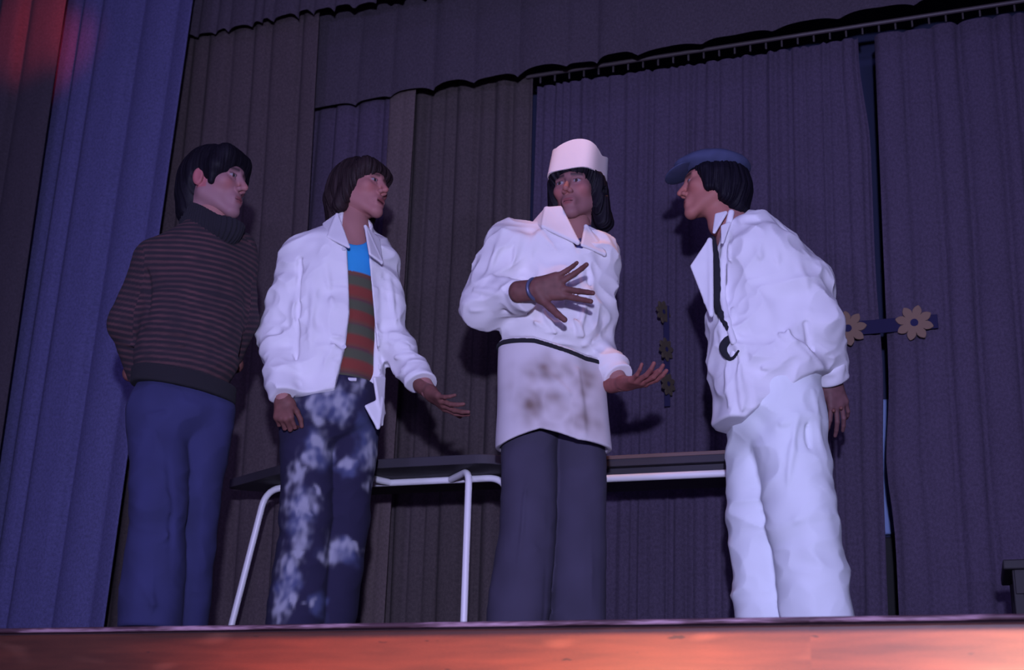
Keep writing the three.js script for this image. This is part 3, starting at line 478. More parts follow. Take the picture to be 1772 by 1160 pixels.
  const jf = field([...JT, ...SR, ...SL]), xl = (y) => pw(-y, [[-1.409, -0.006], [-1.33, 0.023], [-1.104, 0.045], [-0.981, 0.039], [-0.81, 0.012]]), xr = (y) => pw(-y, [[-1.405, 0.085], [-1.252, 0.104], [-0.984, 0.141], [-0.804, 0.155]]);
  const jfo = creases([[[-0.221, 1.073, 0.05], [-0.125, 0.99, 0.06], 0.012, 0.012], [[-0.248, 1.024, 0.04], [-0.151, 1.072, 0.06], 0.011, 0.011], [[-0.244, 0.973, 0.04], [-0.154, 1.006, 0.07], 0.01, 0.011], [[-0.218, 0.909, 0.05], [-0.13, 0.936, 0.07], 0.011, 0.01], [[-0.195, 0.869, 0.05], [-0.13, 0.885, 0.07], 0.009, 0.008], [[-0.193, 1.238, 0.06], [-0.213, 1.094, 0.05], 0.014, 0.008], [[-0.136, 1.295, 0.08], [-0.119, 0.896, 0.1], 0.012, -0.013], [[-0.08, 1.247, 0.1], [-0.076, 0.968, 0.13], 0.016, 0.007], [[0.043, 1.053, 0.13], [-0.048, 0.856, 0.14], 0.018, 0.008], [[-0.055, 1.311, 0.1], [-0.01, 1.116, 0.12], 0.014, 0.006],
    [[0.167, 1.032, 0.02], [0.241, 1.01, 0.03], 0.01, 0.012], [[0.185, 0.967, 0.03], [0.263, 0.976, 0.04], 0.01, 0.012], [[0.218, 0.921, 0.05], [0.286, 0.93, 0.06], 0.01, 0.01], [[0.16, 1.271, 0.0], [0.199, 1.095, 0.02], 0.012, 0.008], [[0.142, 1.216, 0.03], [0.169, 1.008, 0.03], 0.01, -0.012], [[-0.069, 1.142, 0.13], [0.03, 1.134, 0.13], 0.005, -0.005]]);
  const hem2 = 0.805, cuffR = [[-0.149, 0.791, 0.115], norm(sub([-0.149, 0.791, 0.115], [-0.199, 0.998, 0.03]))], cuffL = [[0.319, 0.845, 0.07], norm(sub([0.319, 0.845, 0.07], [0.208, 1.015, -0.02]))], onR = field(SR), onL = field(SL), onT = field(JT);
  const jacket = (x, y, z) => {
    let d = jf(x, y, z) - jfo(x, y, z) - crumple(x, y, z, 6.5, 0.0125);
    const a = onR(x, y, z), b = onL(x, y, z), t = onT(x, y, z), torso = t < Math.min(a, b) + 0.02;
    d = smax(d, -(tpf(x, y, z) + 0.002), 0.004);
    d = smax(d, Math.min(torso ? hem2 + 0.1 * (-0.018 - x) * -0.4 - y : -1, 1), 0.006);
    d = smax(d, Math.min(x - xl(y), xr(y) - x, z - 0.0), 0.006);
    d = smax(d, dot(sub([x, y, z], cuffR[0]), cuffR[1]), 0.005); if (b < t) d = smax(d, dot(sub([x, y, z], cuffL[0]), cuffL[1]), 0.005);
    return d;
  };
  const COL = [T([-0.026, 1.48, 0.05], [0.033, 1.325, 0.135], [-0.044, 1.375, 0.1], 0.005), T([-0.026, 1.48, 0.05], [-0.044, 1.375, 0.1], [-0.073, 1.452, 0.03], 0.005), T([0.076, 1.434, 0.06], [0.142, 1.293, 0.08], [0.105, 1.307, 0.12], 0.005), T([0.076, 1.434, 0.06], [0.142, 1.293, 0.08], [0.121, 1.403, 0.02], 0.005)];
  const TAIL = [T([0.144, 0.87, 0.11], [0.17, 0.886, 0.06], [0.173, 0.721, 0.08], 0.006), T([0.168, 0.806, 0.08], [0.123, 0.773, 0.11], [0.164, 0.706, 0.1], 0.006), T([0.168, 0.806, 0.08], [0.177, 0.766, 0.06], [0.164, 0.706, 0.1], 0.006)];
  const WH = [0.8, 0.77, 0.79], jacketCol = (x, y, z) => mul(WH, 1 + 0.06 * N3(x * 16, y * 16, z * 16));
  const jk = part('jacket', sdfMesh(jacket, bounds([...JT, ...SR, ...SL], 0.02), 0.0062, jacketCol, 1.7), cloth, o);
  part('collar', sdfMesh(field(COL), bounds(COL, 0.015), 0.005, jacketCol, 1.5), cloth, jk);
  part('tail', sdfMesh(field(TAIL), bounds(TAIL, 0.015), 0.005, jacketCol, 1.5), cloth, jk);
  { const disc = new THREE.CylinderGeometry(0.0075, 0.0075, 0.004, 16); disc.rotateX(Math.PI / 2); for (const [x, y] of [[0.013, 1.33], [0.036, 0.979]]) part('button', disc.clone().translate(...onFront(jacket, x, y)), plain([0.6, 0.58, 0.62], 0.4), jk); }
  // jeans
  const TR = [K([-0.019, 0.913, -0.01], [-0.011, 0.781, -0.01], 0.112, 0.118, 0.03, j.side, 1.33), K(j.hipR, j.knR, 0.094, 0.082, 0.04), K(j.knR, [-0.075, 0.023, 0.0], 0.082, 0.095, 0.02), K(j.hipL, j.knL, 0.092, 0.082, 0.008), K(j.knL, [0.014, 0.034, -0.08], 0.084, 0.09, 0.008)], tf = field(TR);
  const tfo = creases([[[0.018, 0.713, 0.13], [0.003, 0.067, 0.1], 0.012, -0.006], [[0.057, 0.781, 0.1], [0.116, 0.588, 0.1], 0.014, 0.006], [[-0.088, 0.431, 0.1], [0.01, 0.392, 0.12], 0.012, 0.006], [[0.069, 0.305, 0.1], [0.142, 0.347, 0.08], 0.012, 0.008], [[-0.082, 0.772, 0.12], [0.022, 0.792, 0.13], 0.008, 0.004], [[-0.098, 0.319, 0.1], [-0.032, 0.207, 0.12], 0.014, 0.006]]);
  const blobs = [[525, 700, 36, 24], [575, 700, 34, 34], [560, 675, 30, 20], [545, 720, 30, 24], [545, 775, 24, 26], [530, 800, 20, 30], [508, 830, 14, 50], [505, 880, 18, 40], [530, 885, 22, 36], [520, 930, 26, 36], [590, 945, 34, 20], [575, 960, 22, 20], [508, 990, 28, 36], [520, 965, 22, 16], [500, 1050, 18, 50], [520, 1040, 10, 24], [590, 800, 20, 14], [630, 770, 26, 40], [632, 835, 12, 18], [615, 940, 16, 10], [550, 1040, 8, 12], [545, 850, 10, 18], [606, 665, 16, 26]].map(([x, y, w, h]) => [x, y, w, h]);
  const X2 = (x) => lerp(-0.143, 0.19, (x - 480) / 180), Y2 = (y) => lerp(0.899, 0.059, (y - 640) / 445), px = (0.19 - -0.143) / 180;
  const BM = [[622, 755, 22, 50], [592, 806, 20, 18], [560, 700, 50, 30], [540, 780, 26, 40], [520, 900, 26, 60], [508, 1020, 20, 50], [595, 950, 34, 22], [560, 1050, 14, 30]].map(([x, y, w, h]) => [X2(x), Y2(y), w * px, h * px]);
  const BL = blobs.map(([x, y, w, h]) => [X2(x), Y2(y), w * px, h * px]);
  part('jeans', sdfMesh((x, y, z) => smax(smax(tf(x, y, z) - tfo(x, y, z) - crumple(x, y, z, 5, 0.006), 0.025 - y, 0.01), y - 0.887, 0.006), bounds(TR, 0.03), 0.006, (x, y, z) => {
    const wx = x + 0.022 * N3(x * 16, y * 16, z * 8 + 3) + 0.012 * N3(x * 40, y * 40, 1), wy = y + 0.03 * N3(x * 14 + 9, y * 14, z * 8) + 0.014 * N3(x * 36, y * 36, 5); let b = 0, m = 0;
    for (const [bx, by, w, h] of BM) m = Math.max(m, Math.exp(-(((wx - bx) / w) ** 2 + ((wy - by) / h) ** 2)));
    if (z > -0.06) for (const [bx, by, w, h] of BL) b = Math.max(b, Math.exp(-(((wx - bx) / w) ** 2 + ((wy - by) / h) ** 2) * 1.4)); else b = sstep(0.1, 0.5, N3(x * 9, y * 9, z * 9));
    b = sstep(0.1, 0.95, b * (0.78 + 0.7 * N3(x * 24, y * 12, z * 24) + 0.75 * N3(x * 52, y * 30, z * 52))) * 0.92;
    return mix3(mix3([0.014, 0.011, 0.04], [0.06, 0.07, 0.16], sstep(0.2, 0.9, m + 0.3 * N3(x * 20, y * 12, 30))), [0.33, 0.33, 0.39], clamp(b, 0, 1));
  }, 1.5), cloth, o, 'dark jeans with pale bleach blotches');
  part('waist_tab', new RoundedBoxGeometry(0.045, 0.012, 0.008, 2, 0.003).translate(...onFront(tf, 0.06, 0.872)), plain([0.6, 0.58, 0.62]), o);
  shoe(o, j.anR, [-0.2, 0, 1]); shoe(o, j.anL, [0.4, 0, 1]);
}

{ // ── person in white jacket, stained apron and paper hat ──
  const o = person('person', 'person in a white paper hat, white jacket and stained apron, holding out both hands', [-0.885, 0.0, -0.725]);
  const j = { chest: [0.018, 1.274, -0.01], pelvis: [0.01, 0.879, 0.0], side: [0.98, 0, 0.1], neck: [0.067, 1.429, -0.02], headBase: [0.074, 1.543, -0.03], shR: [-0.152, 1.367, 0.01], shL: [0.147, 1.345, -0.02],
    elR: [-0.246, 1.119, 0.05], wrR: [-0.069, 1.103, 0.26], elL: [0.149, 1.021, -0.02], wrL: [0.228, 0.847, 0.1], hipR: [-0.064, 0.759, 0.0], knR: [-0.063, 0.417, 0.03], anR: [-0.095, 0.046, 0.02], hipL: [0.097, 0.781, -0.03], knL: [0.1, 0.431, -0.02], anL: [0.097, 0.057, -0.04] };
  const H = { at: [0.083, 1.571, -0.01], turn: -0.42, pitch: 0.0, tilt: 0.02, size: 1.0, gaze: -0.002, skin: [0.27, 0.125, 0.125] };
  const body = mergeGeometries([head(H), innerBody(j, SKIN),
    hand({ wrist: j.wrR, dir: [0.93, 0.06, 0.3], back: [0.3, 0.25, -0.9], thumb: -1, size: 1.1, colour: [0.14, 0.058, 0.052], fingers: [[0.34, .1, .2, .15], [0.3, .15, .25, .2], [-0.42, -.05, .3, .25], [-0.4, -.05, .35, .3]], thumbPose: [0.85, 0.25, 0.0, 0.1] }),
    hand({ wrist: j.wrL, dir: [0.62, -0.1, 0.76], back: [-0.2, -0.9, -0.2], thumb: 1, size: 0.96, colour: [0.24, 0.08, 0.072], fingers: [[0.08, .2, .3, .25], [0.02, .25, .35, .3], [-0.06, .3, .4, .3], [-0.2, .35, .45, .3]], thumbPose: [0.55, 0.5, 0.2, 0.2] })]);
  part('body', body, skinMat, o);
  part('hair', hair(H, [E([0, 0.0, -0.05], [0.092, 0.1, 0.08], 0.03), K([0, -0.05, -0.07], [0, -0.15, -0.06], 0.06, 0.045, 0.03, [1, 0, 0], 1.45), K([-0.078, 0.03, 0.03], [-0.08, -0.09, 0.0], 0.024, 0.026, 0.03), K([0.078, 0.03, 0.02], [0.088, -0.12, -0.02], 0.027, 0.034, 0.03), K([-0.052, 0.062, 0.062], [0.052, 0.062, 0.062], 0.032, 0.032, 0.03)],
    [face([0, -0.052, 0.118], [0.064, 0.094, 0.085]), face([0, -0.12, 0.05], [0.055, 0.1, 0.07]), face([0.1, -0.02, 0.012], [0.026, 0.016, 0.014]), (x, y, z) => 0.05 - y], [0.012, 0.01, 0.016], 0.006), hairMat, o);
  { // paper hat: open band with a folded crown
    const nu = 64, rows = [[0, 0.042, 1.03], [0, 0.1, 1.0], [0, 0.158, 0.98], [1, 0.158, 0.95], [1, 0.14, 0.9], [1, 0.132, 0.5], [1, 0.13, 0.02]], pos = [], idx = [];
    const inner = [[0, 0.042, 0.975], [0, 0.1, 0.99]]; const list = [inner[1], inner[0], ...rows];
    for (const [top, y, s] of list) for (let i = 0; i <= nu; i++) {
      const a = i / nu * Math.PI * 2, c = Math.cos(a), sn = Math.sin(a), q = 1 / (Math.abs(c) ** 4 + Math.abs(sn) ** 4) ** (1 / 4) * 0.97, dip = y > 0.12 ? 0.008 * Math.cos(a * 2 + 0.4) + 0.02 * Math.abs(Math.sin(a * 1.5 + 0.9)) - 0.012 : 0;
      pos.push(sn * q * 0.088 * s, y + dip * (top ? s : 1) + 0.012 * (c > 0 ? 0 : -1) * (y < 0.06 ? 1 : 0), c * q * 0.11 * s - 0.004 - (y - 0.05) * 0.3);
    }
    const n = list.length; for (let r = 0; r < n - 1; r++) for (let i = 0; i < nu; i++) { const a = r * (nu + 1) + i; idx.push(a, a + 1, a + nu + 2, a, a + nu + 2, a + nu + 1); }
    const g = new THREE.BufferGeometry(); g.setAttribute('position', new THREE.Float32BufferAttribute(pos, 3)); g.setIndex(idx);
    part('paper_hat', placed(toCreasedNormals(g, 0.5), H), plain([0.83, 0.79, 0.8], 0.85), o, 'white folded paper hat');
  }
  // navy shirt collar
  const SH = [T([0.082, 1.412, 0.06], [0.123, 1.422, 0.04], [0.092, 1.316, 0.11], 0.006), T([0.035, 1.426, 0.06], [0.062, 1.386, 0.08], [0.081, 1.316, 0.11], 0.005), K([0.071, 1.425, -0.02], [0.067, 1.36, -0.01], 0.06, 0.075, 0.02)], shf = field(SH);
  part('navy_shirt', sdfMesh((x, y, z) => smax(shf(x, y, z), -(Math.hypot(x - 0.079, (y - 1.41) * 0.8, (z - 0.07) * 0.7) - 0.046), 0.006), bounds(SH, 0.02), 0.005, () => [0.02, 0.024, 0.12], 1.6), cloth, o);
  // jacket
  const JT = [K([0.024, 1.274, -0.01], [0.008, 1.051, 0.0], 0.128, 0.126, 0.04, j.side, 1.36), K([-0.122, 1.357, 0.01], [0.137, 1.353, -0.02], 0.074, 0.068, 0.07), K([0.055, 1.433, -0.02], [0.037, 1.338, -0.01], 0.062, 0.1, 0.06)];
  const SR = [K([-0.151, 1.35, 0.01], [-0.227, 1.13, 0.05], 0.078, 0.08, 0.05), K([-0.227, 1.13, 0.05], [-0.081, 1.106, 0.22], 0.074, 0.046, 0.03)], SL = [K([0.147, 1.335, -0.02], [0.149, 1.031, -0.02], 0.062, 0.058, 0.05), K([0.149, 1.031, -0.02], [0.218, 0.871, 0.08], 0.056, 0.045, 0.025)];
  const jf = field([...JT, ...SR, ...SL]), hem3 = (x) => pw(x, [[-0.171, 1.012], [-0.06, 0.995], [-0.029, 0.952], [0.012, 0.947], [0.038, 0.958], [0.102, 0.944], [0.17, 0.948]]);
  const jfo = creases([[[0.05, 1.319, 0.14], [0.036, 0.975, 0.14], 0.007, 0.006], [[0.066, 1.319, 0.14], [0.052, 0.975, 0.14], 0.006, -0.006], [[-0.172, 1.371, 0.1], [-0.232, 1.147, 0.14], 0.016, 0.008], [[-0.113, 1.352, 0.1], [-0.147, 1.17, 0.14], 0.014, 0.007], [[-0.261, 1.146, 0.14], [-0.165, 1.107, 0.2], 0.014, 0.01], [[-0.268, 1.073, 0.12], [-0.144, 1.045, 0.18], 0.014, 0.009], [[-0.205, 1.189, 0.14], [-0.11, 1.14, 0.22], 0.012, 0.009], [[-0.129, 1.203, 0.16], [-0.163, 1.029, 0.14], 0.014, -0.014], [[-0.107, 1.07, 0.14], [0.007, 0.994, 0.14], 0.014, 0.008], [[-0.051, 1.112, 0.14], [0.026, 0.975, 0.14], 0.012, 0.008], [[0.062, 1.075, 0.14], [0.121, 0.964, 0.12], 0.012, 0.009], [[0.12, 1.165, 0.12], [0.083, 0.979, 0.13], 0.014, 0.008], [[0.153, 1.065, 0.06], [0.103, 0.97, 0.1], 0.012, 0.009], [[0.117, 1.234, 0.1], [0.123, 0.997, 0.08], 0.01, -0.013],
    [[0.184, 1.246, 0.02], [0.168, 1.052, 0.04], 0.013, 0.007], [[0.144, 0.968, 0.05], [0.21, 0.956, 0.06], 0.01, 0.01], [[0.163, 0.905, 0.06], [0.228, 0.901, 0.08], 0.01, 0.008], [[-0.055, 1.375, 0.1], [0.022, 1.281, 0.13], 0.014, 0.006], [[-0.072, 1.213, 0.14], [0.052, 1.196, 0.14], 0.018, 0.006]]);
  const cuffR = [[-0.083, 1.107, 0.215], norm(sub([-0.083, 1.107, 0.215], [-0.213, 1.129, 0.07]))], cuffL = [[0.215, 0.874, 0.075], norm(sub([0.218, 0.871, 0.08], [0.149, 1.027, -0.02]))], onR = field(SR.slice(1)), onL = field(SL.slice(1)), onT = field(JT);
  const jacket = (x, y, z) => {
    let d = jf(x, y, z) - jfo(x, y, z) - crumple(x, y, z, 6, 0.0135);
    const a = onR(x, y, z), b = onL(x, y, z), t = onT(x, y, z);
    if (t < Math.min(a, b) + 0.015) d = smax(d, hem3(x) - y, 0.008);
    if (a < t + 0.01) d = smax(d, dot(sub([x, y, z], cuffR[0]), cuffR[1]), 0.006); if (b < t + 0.03 && y < 1.005) d = smax(d, dot(sub([x, y, z], cuffL[0]), cuffL[1]), 0.006);
    const vN = Math.abs(x - 0.081 + (y - 1.378) * -0.1) - (y - 1.312) * 0.55; if (z > -0.02) d = smax(d, Math.min(-vN, z + 0.02), 0.005);
    return d;
  };
  const WH = [0.8, 0.76, 0.77], wcol = (x, y, z) => mul(WH, 1 + 0.06 * N3(x * 16, y * 16, z * 16));
  const jk = part('jacket', sdfMesh(jacket, bounds([...JT, ...SR, ...SL], 0.02), 0.0062, wcol, 1.7), cloth, o);
  const COL = [T([-0.025, 1.474, 0.06], [0.022, 1.475, 0.07], [0.079, 1.322, 0.135], 0.007), T([-0.025, 1.474, 0.06], [0.079, 1.322, 0.135], [-0.036, 1.392, 0.1], 0.007), T([-0.025, 1.474, 0.06], [-0.036, 1.392, 0.1], [-0.064, 1.44, 0.02], 0.007), T([0.109, 1.409, 0.07], [0.167, 1.4, 0.03], [0.172, 1.305, 0.08], 0.006), T([0.109, 1.409, 0.07], [0.095, 1.32, 0.12], [0.172, 1.305, 0.08], 0.006)];
  part('collar', sdfMesh(field(COL), bounds(COL, 0.015), 0.005, wcol, 1.5), cloth, jk);
  // apron, belt, trousers
  const beltY = (x) => pw(x, [[-0.162, 0.991], [-0.058, 0.976], [0.018, 0.95], [0.111, 0.923]]);
  const AP = K([-0.004, 1.06, 0.005], [0.014, 0.6, 0.02], 0.126, 0.14, 0.02, j.side, 1.36), hemA = (x) => pw(x, [[-0.159, 0.642], [-0.098, 0.661], [-0.034, 0.679], [0.021, 0.665], [0.086, 0.645], [0.166, 0.641]]);
  const afo = creases([[[-0.142, 0.95, 0.14], [-0.116, 0.662, 0.14], 0.016, 0.008], [[0.083, 0.878, 0.14], [0.104, 0.668, 0.14], 0.014, 0.008], [[-0.028, 0.875, 0.14], [0.056, 0.797, 0.15], 0.012, 0.005], [[-0.067, 0.952, 0.14], [-0.044, 0.699, 0.15], 0.016, -0.005]]);
  const ap = (x, y, z) => { const d = primDist(AP, x, y, z) - afo(x, y, z) - 0.004 * N3(x * 9, y * 6, z * 9); return smax(smax(smax(d, -(d + 0.011), 0.003), hemA(x) - y, 0.004), y - (beltY(x) + 0.016), 0.004); };
  const st = [[940, 650, 34, 26, 0.8], [925, 700, 24, 40, 0.75], [960, 690, 24, 30, 0.6], [1005, 660, 20, 40, 0.8], [1010, 720, 24, 30, 0.7], [985, 645, 26, 20, 0.6], [985, 725, 16, 20, 0.5], [940, 730, 30, 14, 0.45], [890, 660, 14, 30, 0.3]].map(([x, y, w, h, s]) => [-0.008 + (x - 950) * 0.00206, 0.798 - (y - 680) * 0.00212, w * 0.00206, h * 0.0021, s]);
  part('apron', sdfMesh(ap, bounds([AP], 0.03), 0.0056, (x, y, z) => {
    let s = 0; const wx = x + 0.02 * N3(x * 22, y * 22, 3), wy = y + 0.024 * N3(x * 20 + 7, y * 20, 5); if (z > 0) for (const [a, b, w, h, k] of st) s = Math.max(s, k * Math.exp(-(((wx - a) / w) ** 2 + ((wy - b) / h) ** 2)));
    const n = clamp(s * (0.9 + 0.7 * N3(x * 13, y * 11, 2) + 0.5 * N3(x * 31 + y * 12, y * 27, 5)), 0, 1); return mix3([0.68, 0.62, 0.64], [0.2, 0.14, 0.12], n);
  }, 1.8), cloth, o, 'white waist apron with brown stains');
  const BL = K([-0.005, 1.08, 0.005], [0.002, 0.876, 0.01], 0.133, 0.136, 0.02, j.side, 1.35);
  part('belt', sdfMesh((x, y, z) => { const d = primDist(BL, x, y, z); return Math.max(d, -(d + 0.02), Math.abs(y - beltY(x)) - 0.0075); }, bounds([BL], 0.02), 0.005, () => [0.012, 0.011, 0.016], 1.8), cloth, o, 'narrow black belt');
  const WT = mad(j.wrR, norm(sub(j.elR, j.wrR)), -0.012), wax = norm(sub(j.wrR, j.elR)), ring = new THREE.TorusGeometry(0.033, 0.006, 8, 32); ring.applyMatrix4(new THREE.Matrix4().compose(new THREE.Vector3(...WT), new THREE.Quaternion().setFromUnitVectors(new THREE.Vector3(0, 0, 1), new THREE.Vector3(...wax)), new THREE.Vector3(1, 1, 1)));
  part('bracelet', ring, plain([0.1, 0.11, 0.2], 0.4, { metalness: 0.3 }), o);
  const TR = [K([0.004, 0.919, 0.0], [0.01, 0.8, 0.0], 0.1, 0.1, 0.03, j.side, 1.34), K(j.hipR, j.knR, 0.092, 0.086, 0.03), K(j.knR, [-0.099, 0.0, 0.04], 0.086, 0.1, 0.02), K(j.hipL, j.knL, 0.09, 0.084, 0.008), K(j.knL, [0.096, 0.013, -0.04], 0.084, 0.096, 0.006)], tf = field(TR);
  const tfo = creases([[[0.017, 0.614, 0.12], [-0.004, 0.074, 0.1], 0.012, -0.012], [[-0.069, 0.612, 0.12], [-0.101, 0.069, 0.12], 0.007, 0.006], [[0.096, 0.616, 0.12], [0.092, 0.074, 0.12], 0.007, 0.006], [[-0.108, 0.338, 0.1], [-0.035, 0.3, 0.12], 0.012, 0.005], [[0.135, 0.589, 0.08], [0.145, 0.118, 0.06], 0.012, 0.006]]);
  part('trousers', sdfMesh((x, y, z) => smax(tf(x, y, z) - tfo(x, y, z) - crumple(x, y, z, 4, 0.005), 0.025 - y, 0.01), bounds(TR, 0.03), 0.0075, (x, y, z) => mul([0.047, 0.039, 0.07], 1 + 0.2 * N3(x * 14, y * 9, z * 14)), 1.5), cloth, o, 'grey violet flared trousers');
  shoe(o, j.anR, [-0.3, 0, 1]); shoe(o, j.anL, [0.2, 0, 1]);
}

{ // ── person in the white coat and flat cap, leaning in from the right ──
  const o = person('person', 'person in a blue flat cap, loose white coat and white trousers, leaning to the left', [-0.148, 0.0, -0.965]);
  const j = { chest: [-0.078, 1.268, 0.0], pelvis: [-0.023, 0.88, 0.0], side: [0.15, 0, 1], neck: [-0.148, 1.436, 0.0], headBase: [-0.186, 1.522, 0.0], shR: [-0.091, 1.405, -0.13], shL: [-0.087, 1.297, 0.11],
    elR: [0.104, 1.155, -0.14], wrR: [0.155, 0.945, -0.1], elL: [0.116, 1.069, 0.08], wrL: [0.165, 0.907, -0.02], hipR: [-0.07, 0.819, -0.07], knR: [-0.093, 0.46, -0.04], anR: [-0.072, 0.073, -0.04], hipL: [-0.006, 0.784, 0.06], knL: [0.033, 0.441, 0.07], anL: [0.091, 0.066, 0.06] };
  const H = { at: [-0.224, 1.598, 0.0], turn: -1.62, pitch: 0.06, tilt: 0.06, size: 1.0, skin: [0.4, 0.155, 0.13] };
  const curlAll = [[0.1, .5, .5, .3], [0.0, .45, .5, .3], [-0.1, .4, .45, .3], [-0.2, .35, .4, .3]];
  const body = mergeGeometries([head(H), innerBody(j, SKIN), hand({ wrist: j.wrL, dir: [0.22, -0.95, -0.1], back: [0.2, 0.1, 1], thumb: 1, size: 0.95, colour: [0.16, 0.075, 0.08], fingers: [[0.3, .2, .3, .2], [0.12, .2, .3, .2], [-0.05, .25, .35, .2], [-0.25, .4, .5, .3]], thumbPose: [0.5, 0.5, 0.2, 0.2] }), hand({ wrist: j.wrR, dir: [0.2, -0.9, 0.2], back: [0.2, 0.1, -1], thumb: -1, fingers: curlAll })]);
  part('body', body, skinMat, o);
  part('hair', hair(H, [E([0, 0.0, -0.05], [0.088, 0.09, 0.085], 0.03), K([0, -0.02, -0.08], [0, -0.075, -0.085], 0.055, 0.045, 0.03, [1, 0, 0], 1.4), K([-0.075, 0.03, 0.03], [-0.078, -0.035, 0.018], 0.022, 0.018, 0.02), K([0.075, 0.03, 0.03], [0.078, -0.035, 0.018], 0.022, 0.018, 0.02), K([-0.075, 0.02, -0.02], [-0.07, -0.06, -0.04], 0.026, 0.022, 0.03), K([0.075, 0.02, -0.02], [0.07, -0.06, -0.04], 0.026, 0.022, 0.03)],
    [face([0, -0.05, 0.118], [0.09, 0.1, 0.083]), face([0, -0.125, 0.05], [0.1, 0.075, 0.085])], [0.012, 0.01, 0.018], 0.004), hairMat, o);
  { // flat cap
    const CP = [E([0, 0.086, -0.016], [0.097, 0.042, 0.116], 0.02), E([0, 0.078, 0.03], [0.086, 0.026, 0.105], 0.03)], BR = E([0, 0.05, 0.11], [0.074, 0.007, 0.06], 0.012, [[1, 0, 0], [0, Math.cos(0.42), Math.sin(0.42)], [0, -Math.sin(0.42), Math.cos(0.42)]]), cf = field(CP);
    const cap = (x, y, z) => smax(cf(x, y, z) - 0.003 * N3(x * 18, y * 18, z * 18), 0.046 - 0.1 * Math.min(z, 0) - y, 0.01), capCol = (x, y, z) => mul([0.05, 0.058, 0.13], 1 + 0.25 * N3(x * 30, y * 30, z * 30));
    const c = part('flat_cap', placed(sdfMesh(cap, [[-0.12, 0.02, -0.15], [0.12, 0.16, 0.14]], 0.004, capCol, 1.8), H), cloth, o, 'blue grey flat cap');
    part('brim', placed(sdfMesh((x, y, z) => primDist(BR, x, y, z), [[-0.09, 0.02, 0.04], [0.09, 0.11, 0.2]], 0.003, capCol, 2.2), H), cloth, c);
  }
  const CT = [K([-0.08, 1.321, 0.0], [-0.034, 0.94, 0.0], 0.13, 0.165, 0.05, [0, 0, 1], 1.15), K([-0.097, 1.412, 0.0], [0.078, 1.226, 0.0], 0.086, 0.1, 0.06, [0, 0, 1], 1.4), K([-0.108, 1.371, -0.1], [-0.077, 1.316, 0.09], 0.07, 0.075, 0.06), K([-0.166, 1.088, 0.03], [-0.141, 0.759, 0.03], 0.085, 0.1, 0.06, [0, 0, 1], 1.25), K([0.073, 1.105, 0.0], [0.037, 0.942, 0.0], 0.11, 0.1, 0.06)];
  const SL = [K([-0.068, 1.292, 0.11], [0.098, 1.071, 0.1], 0.082, 0.076, 0.05), K([0.098, 1.071, 0.1], [0.158, 0.935, 0.0], 0.07, 0.052, 0.03)], SRr = [K([-0.093, 1.401, -0.12], [0.104, 1.155, -0.14], 0.07, 0.065, 0.05), K([0.104, 1.155, -0.14], [0.156, 0.966, -0.1], 0.06, 0.045, 0.03)];
  const cfld = field([...CT, ...SL, ...SRr]);
  const cfo = creases([[[-0.122, 1.369, 0.16], [-0.082, 1.183, 0.22], 0.014, 0.008], [[-0.06, 1.39, 0.14], [-0.04, 1.204, 0.22], 0.014, 0.008], [[-0.013, 1.36, 0.14], [0.052, 1.154, 0.2], 0.016, 0.009], [[-0.15, 1.196, 0.18], [-0.083, 1.163, 0.22], 0.012, 0.006], [[-0.102, 1.142, 0.22], [-0.002, 0.975, 0.2], 0.015, 0.012], [[-0.083, 1.032, 0.2], [0.046, 0.925, 0.18], 0.014, 0.011], [[-0.118, 1.11, 0.2], [-0.068, 0.954, 0.2], 0.014, 0.009], [[0.053, 1.082, 0.18], [0.125, 0.972, 0.1], 0.013, 0.01], [[0.116, 1.146, 0.12], [0.146, 0.999, 0.08], 0.013, 0.01], [[0.042, 1.042, 0.18], [0.066, 0.886, 0.12], 0.012, -0.014], [[-0.228, 1.096, 0.12], [-0.207, 0.775, 0.14], 0.013, 0.009], [[-0.181, 0.964, 0.16], [-0.169, 0.733, 0.16], 0.013, 0.009], [[-0.14, 0.881, 0.18], [0.05, 0.921, 0.16], 0.013, 0.009], [[-0.155, 0.961, 0.17], [-0.142, 0.769, 0.17], 0.012, -0.008], [[-0.193, 1.342, 0.12], [-0.188, 1.05, 0.14], 0.008, 0.008]]);
  const hem4 = (x) => pw(x, [[-0.27, 0.737], [-0.156, 0.735], [-0.084, 0.792], [0.08, 0.896], [0.138, 0.913]]);
  const cuff = [[0.159, 0.918, -0.01], norm(sub([0.158, 0.935, 0.0], [0.109, 1.055, 0.09]))], onL = field(SL.slice(1)), onR = field(SRr), onT = field(CT);
  const coat = (x, y, z) => {
    let d = cfld(x, y, z) - cfo(x, y, z) - crumple(x, y, z, 5.5, 0.0145); const a = onL(x, y, z), b = onR(x, y, z), t = onT(x, y, z);
    if (t < Math.min(a, b) + 0.01) d = smax(d, hem4(x) - y, 0.01); else d = smax(d, dot(sub([x, y, z], cuff[0]), cuff[1]), 0.01);
    d = smax(d, -(Math.hypot(x - -0.203, y - 1.467, z * 0.75) - 0.058), 0.008);
    return d;
  };
  const WH = [0.8, 0.78, 0.82], wcol = (x, y, z) => mul(WH, 1 + 0.06 * N3(x * 16, y * 16, z * 16));
  const ct = part('coat', sdfMesh(coat, bounds([...CT, ...SL, ...SRr], 0.02), 0.0064, wcol, 1.7), cloth, o);
  const p4 = (x, y, z, lift) => { const q = onFront(coat, x, y, 0.5, lift); return q; };
  const LP = [T([-0.256, 1.345, 0.13], [-0.314, 1.254, 0.12], [-0.274, 1.123, 0.14], 0.007), T([-0.256, 1.345, 0.13], [-0.274, 1.123, 0.14], [-0.261, 1.07, 0.16], 0.007), T([-0.256, 1.345, 0.13], [-0.261, 1.07, 0.16], [-0.253, 1.291, 0.14], 0.006)];
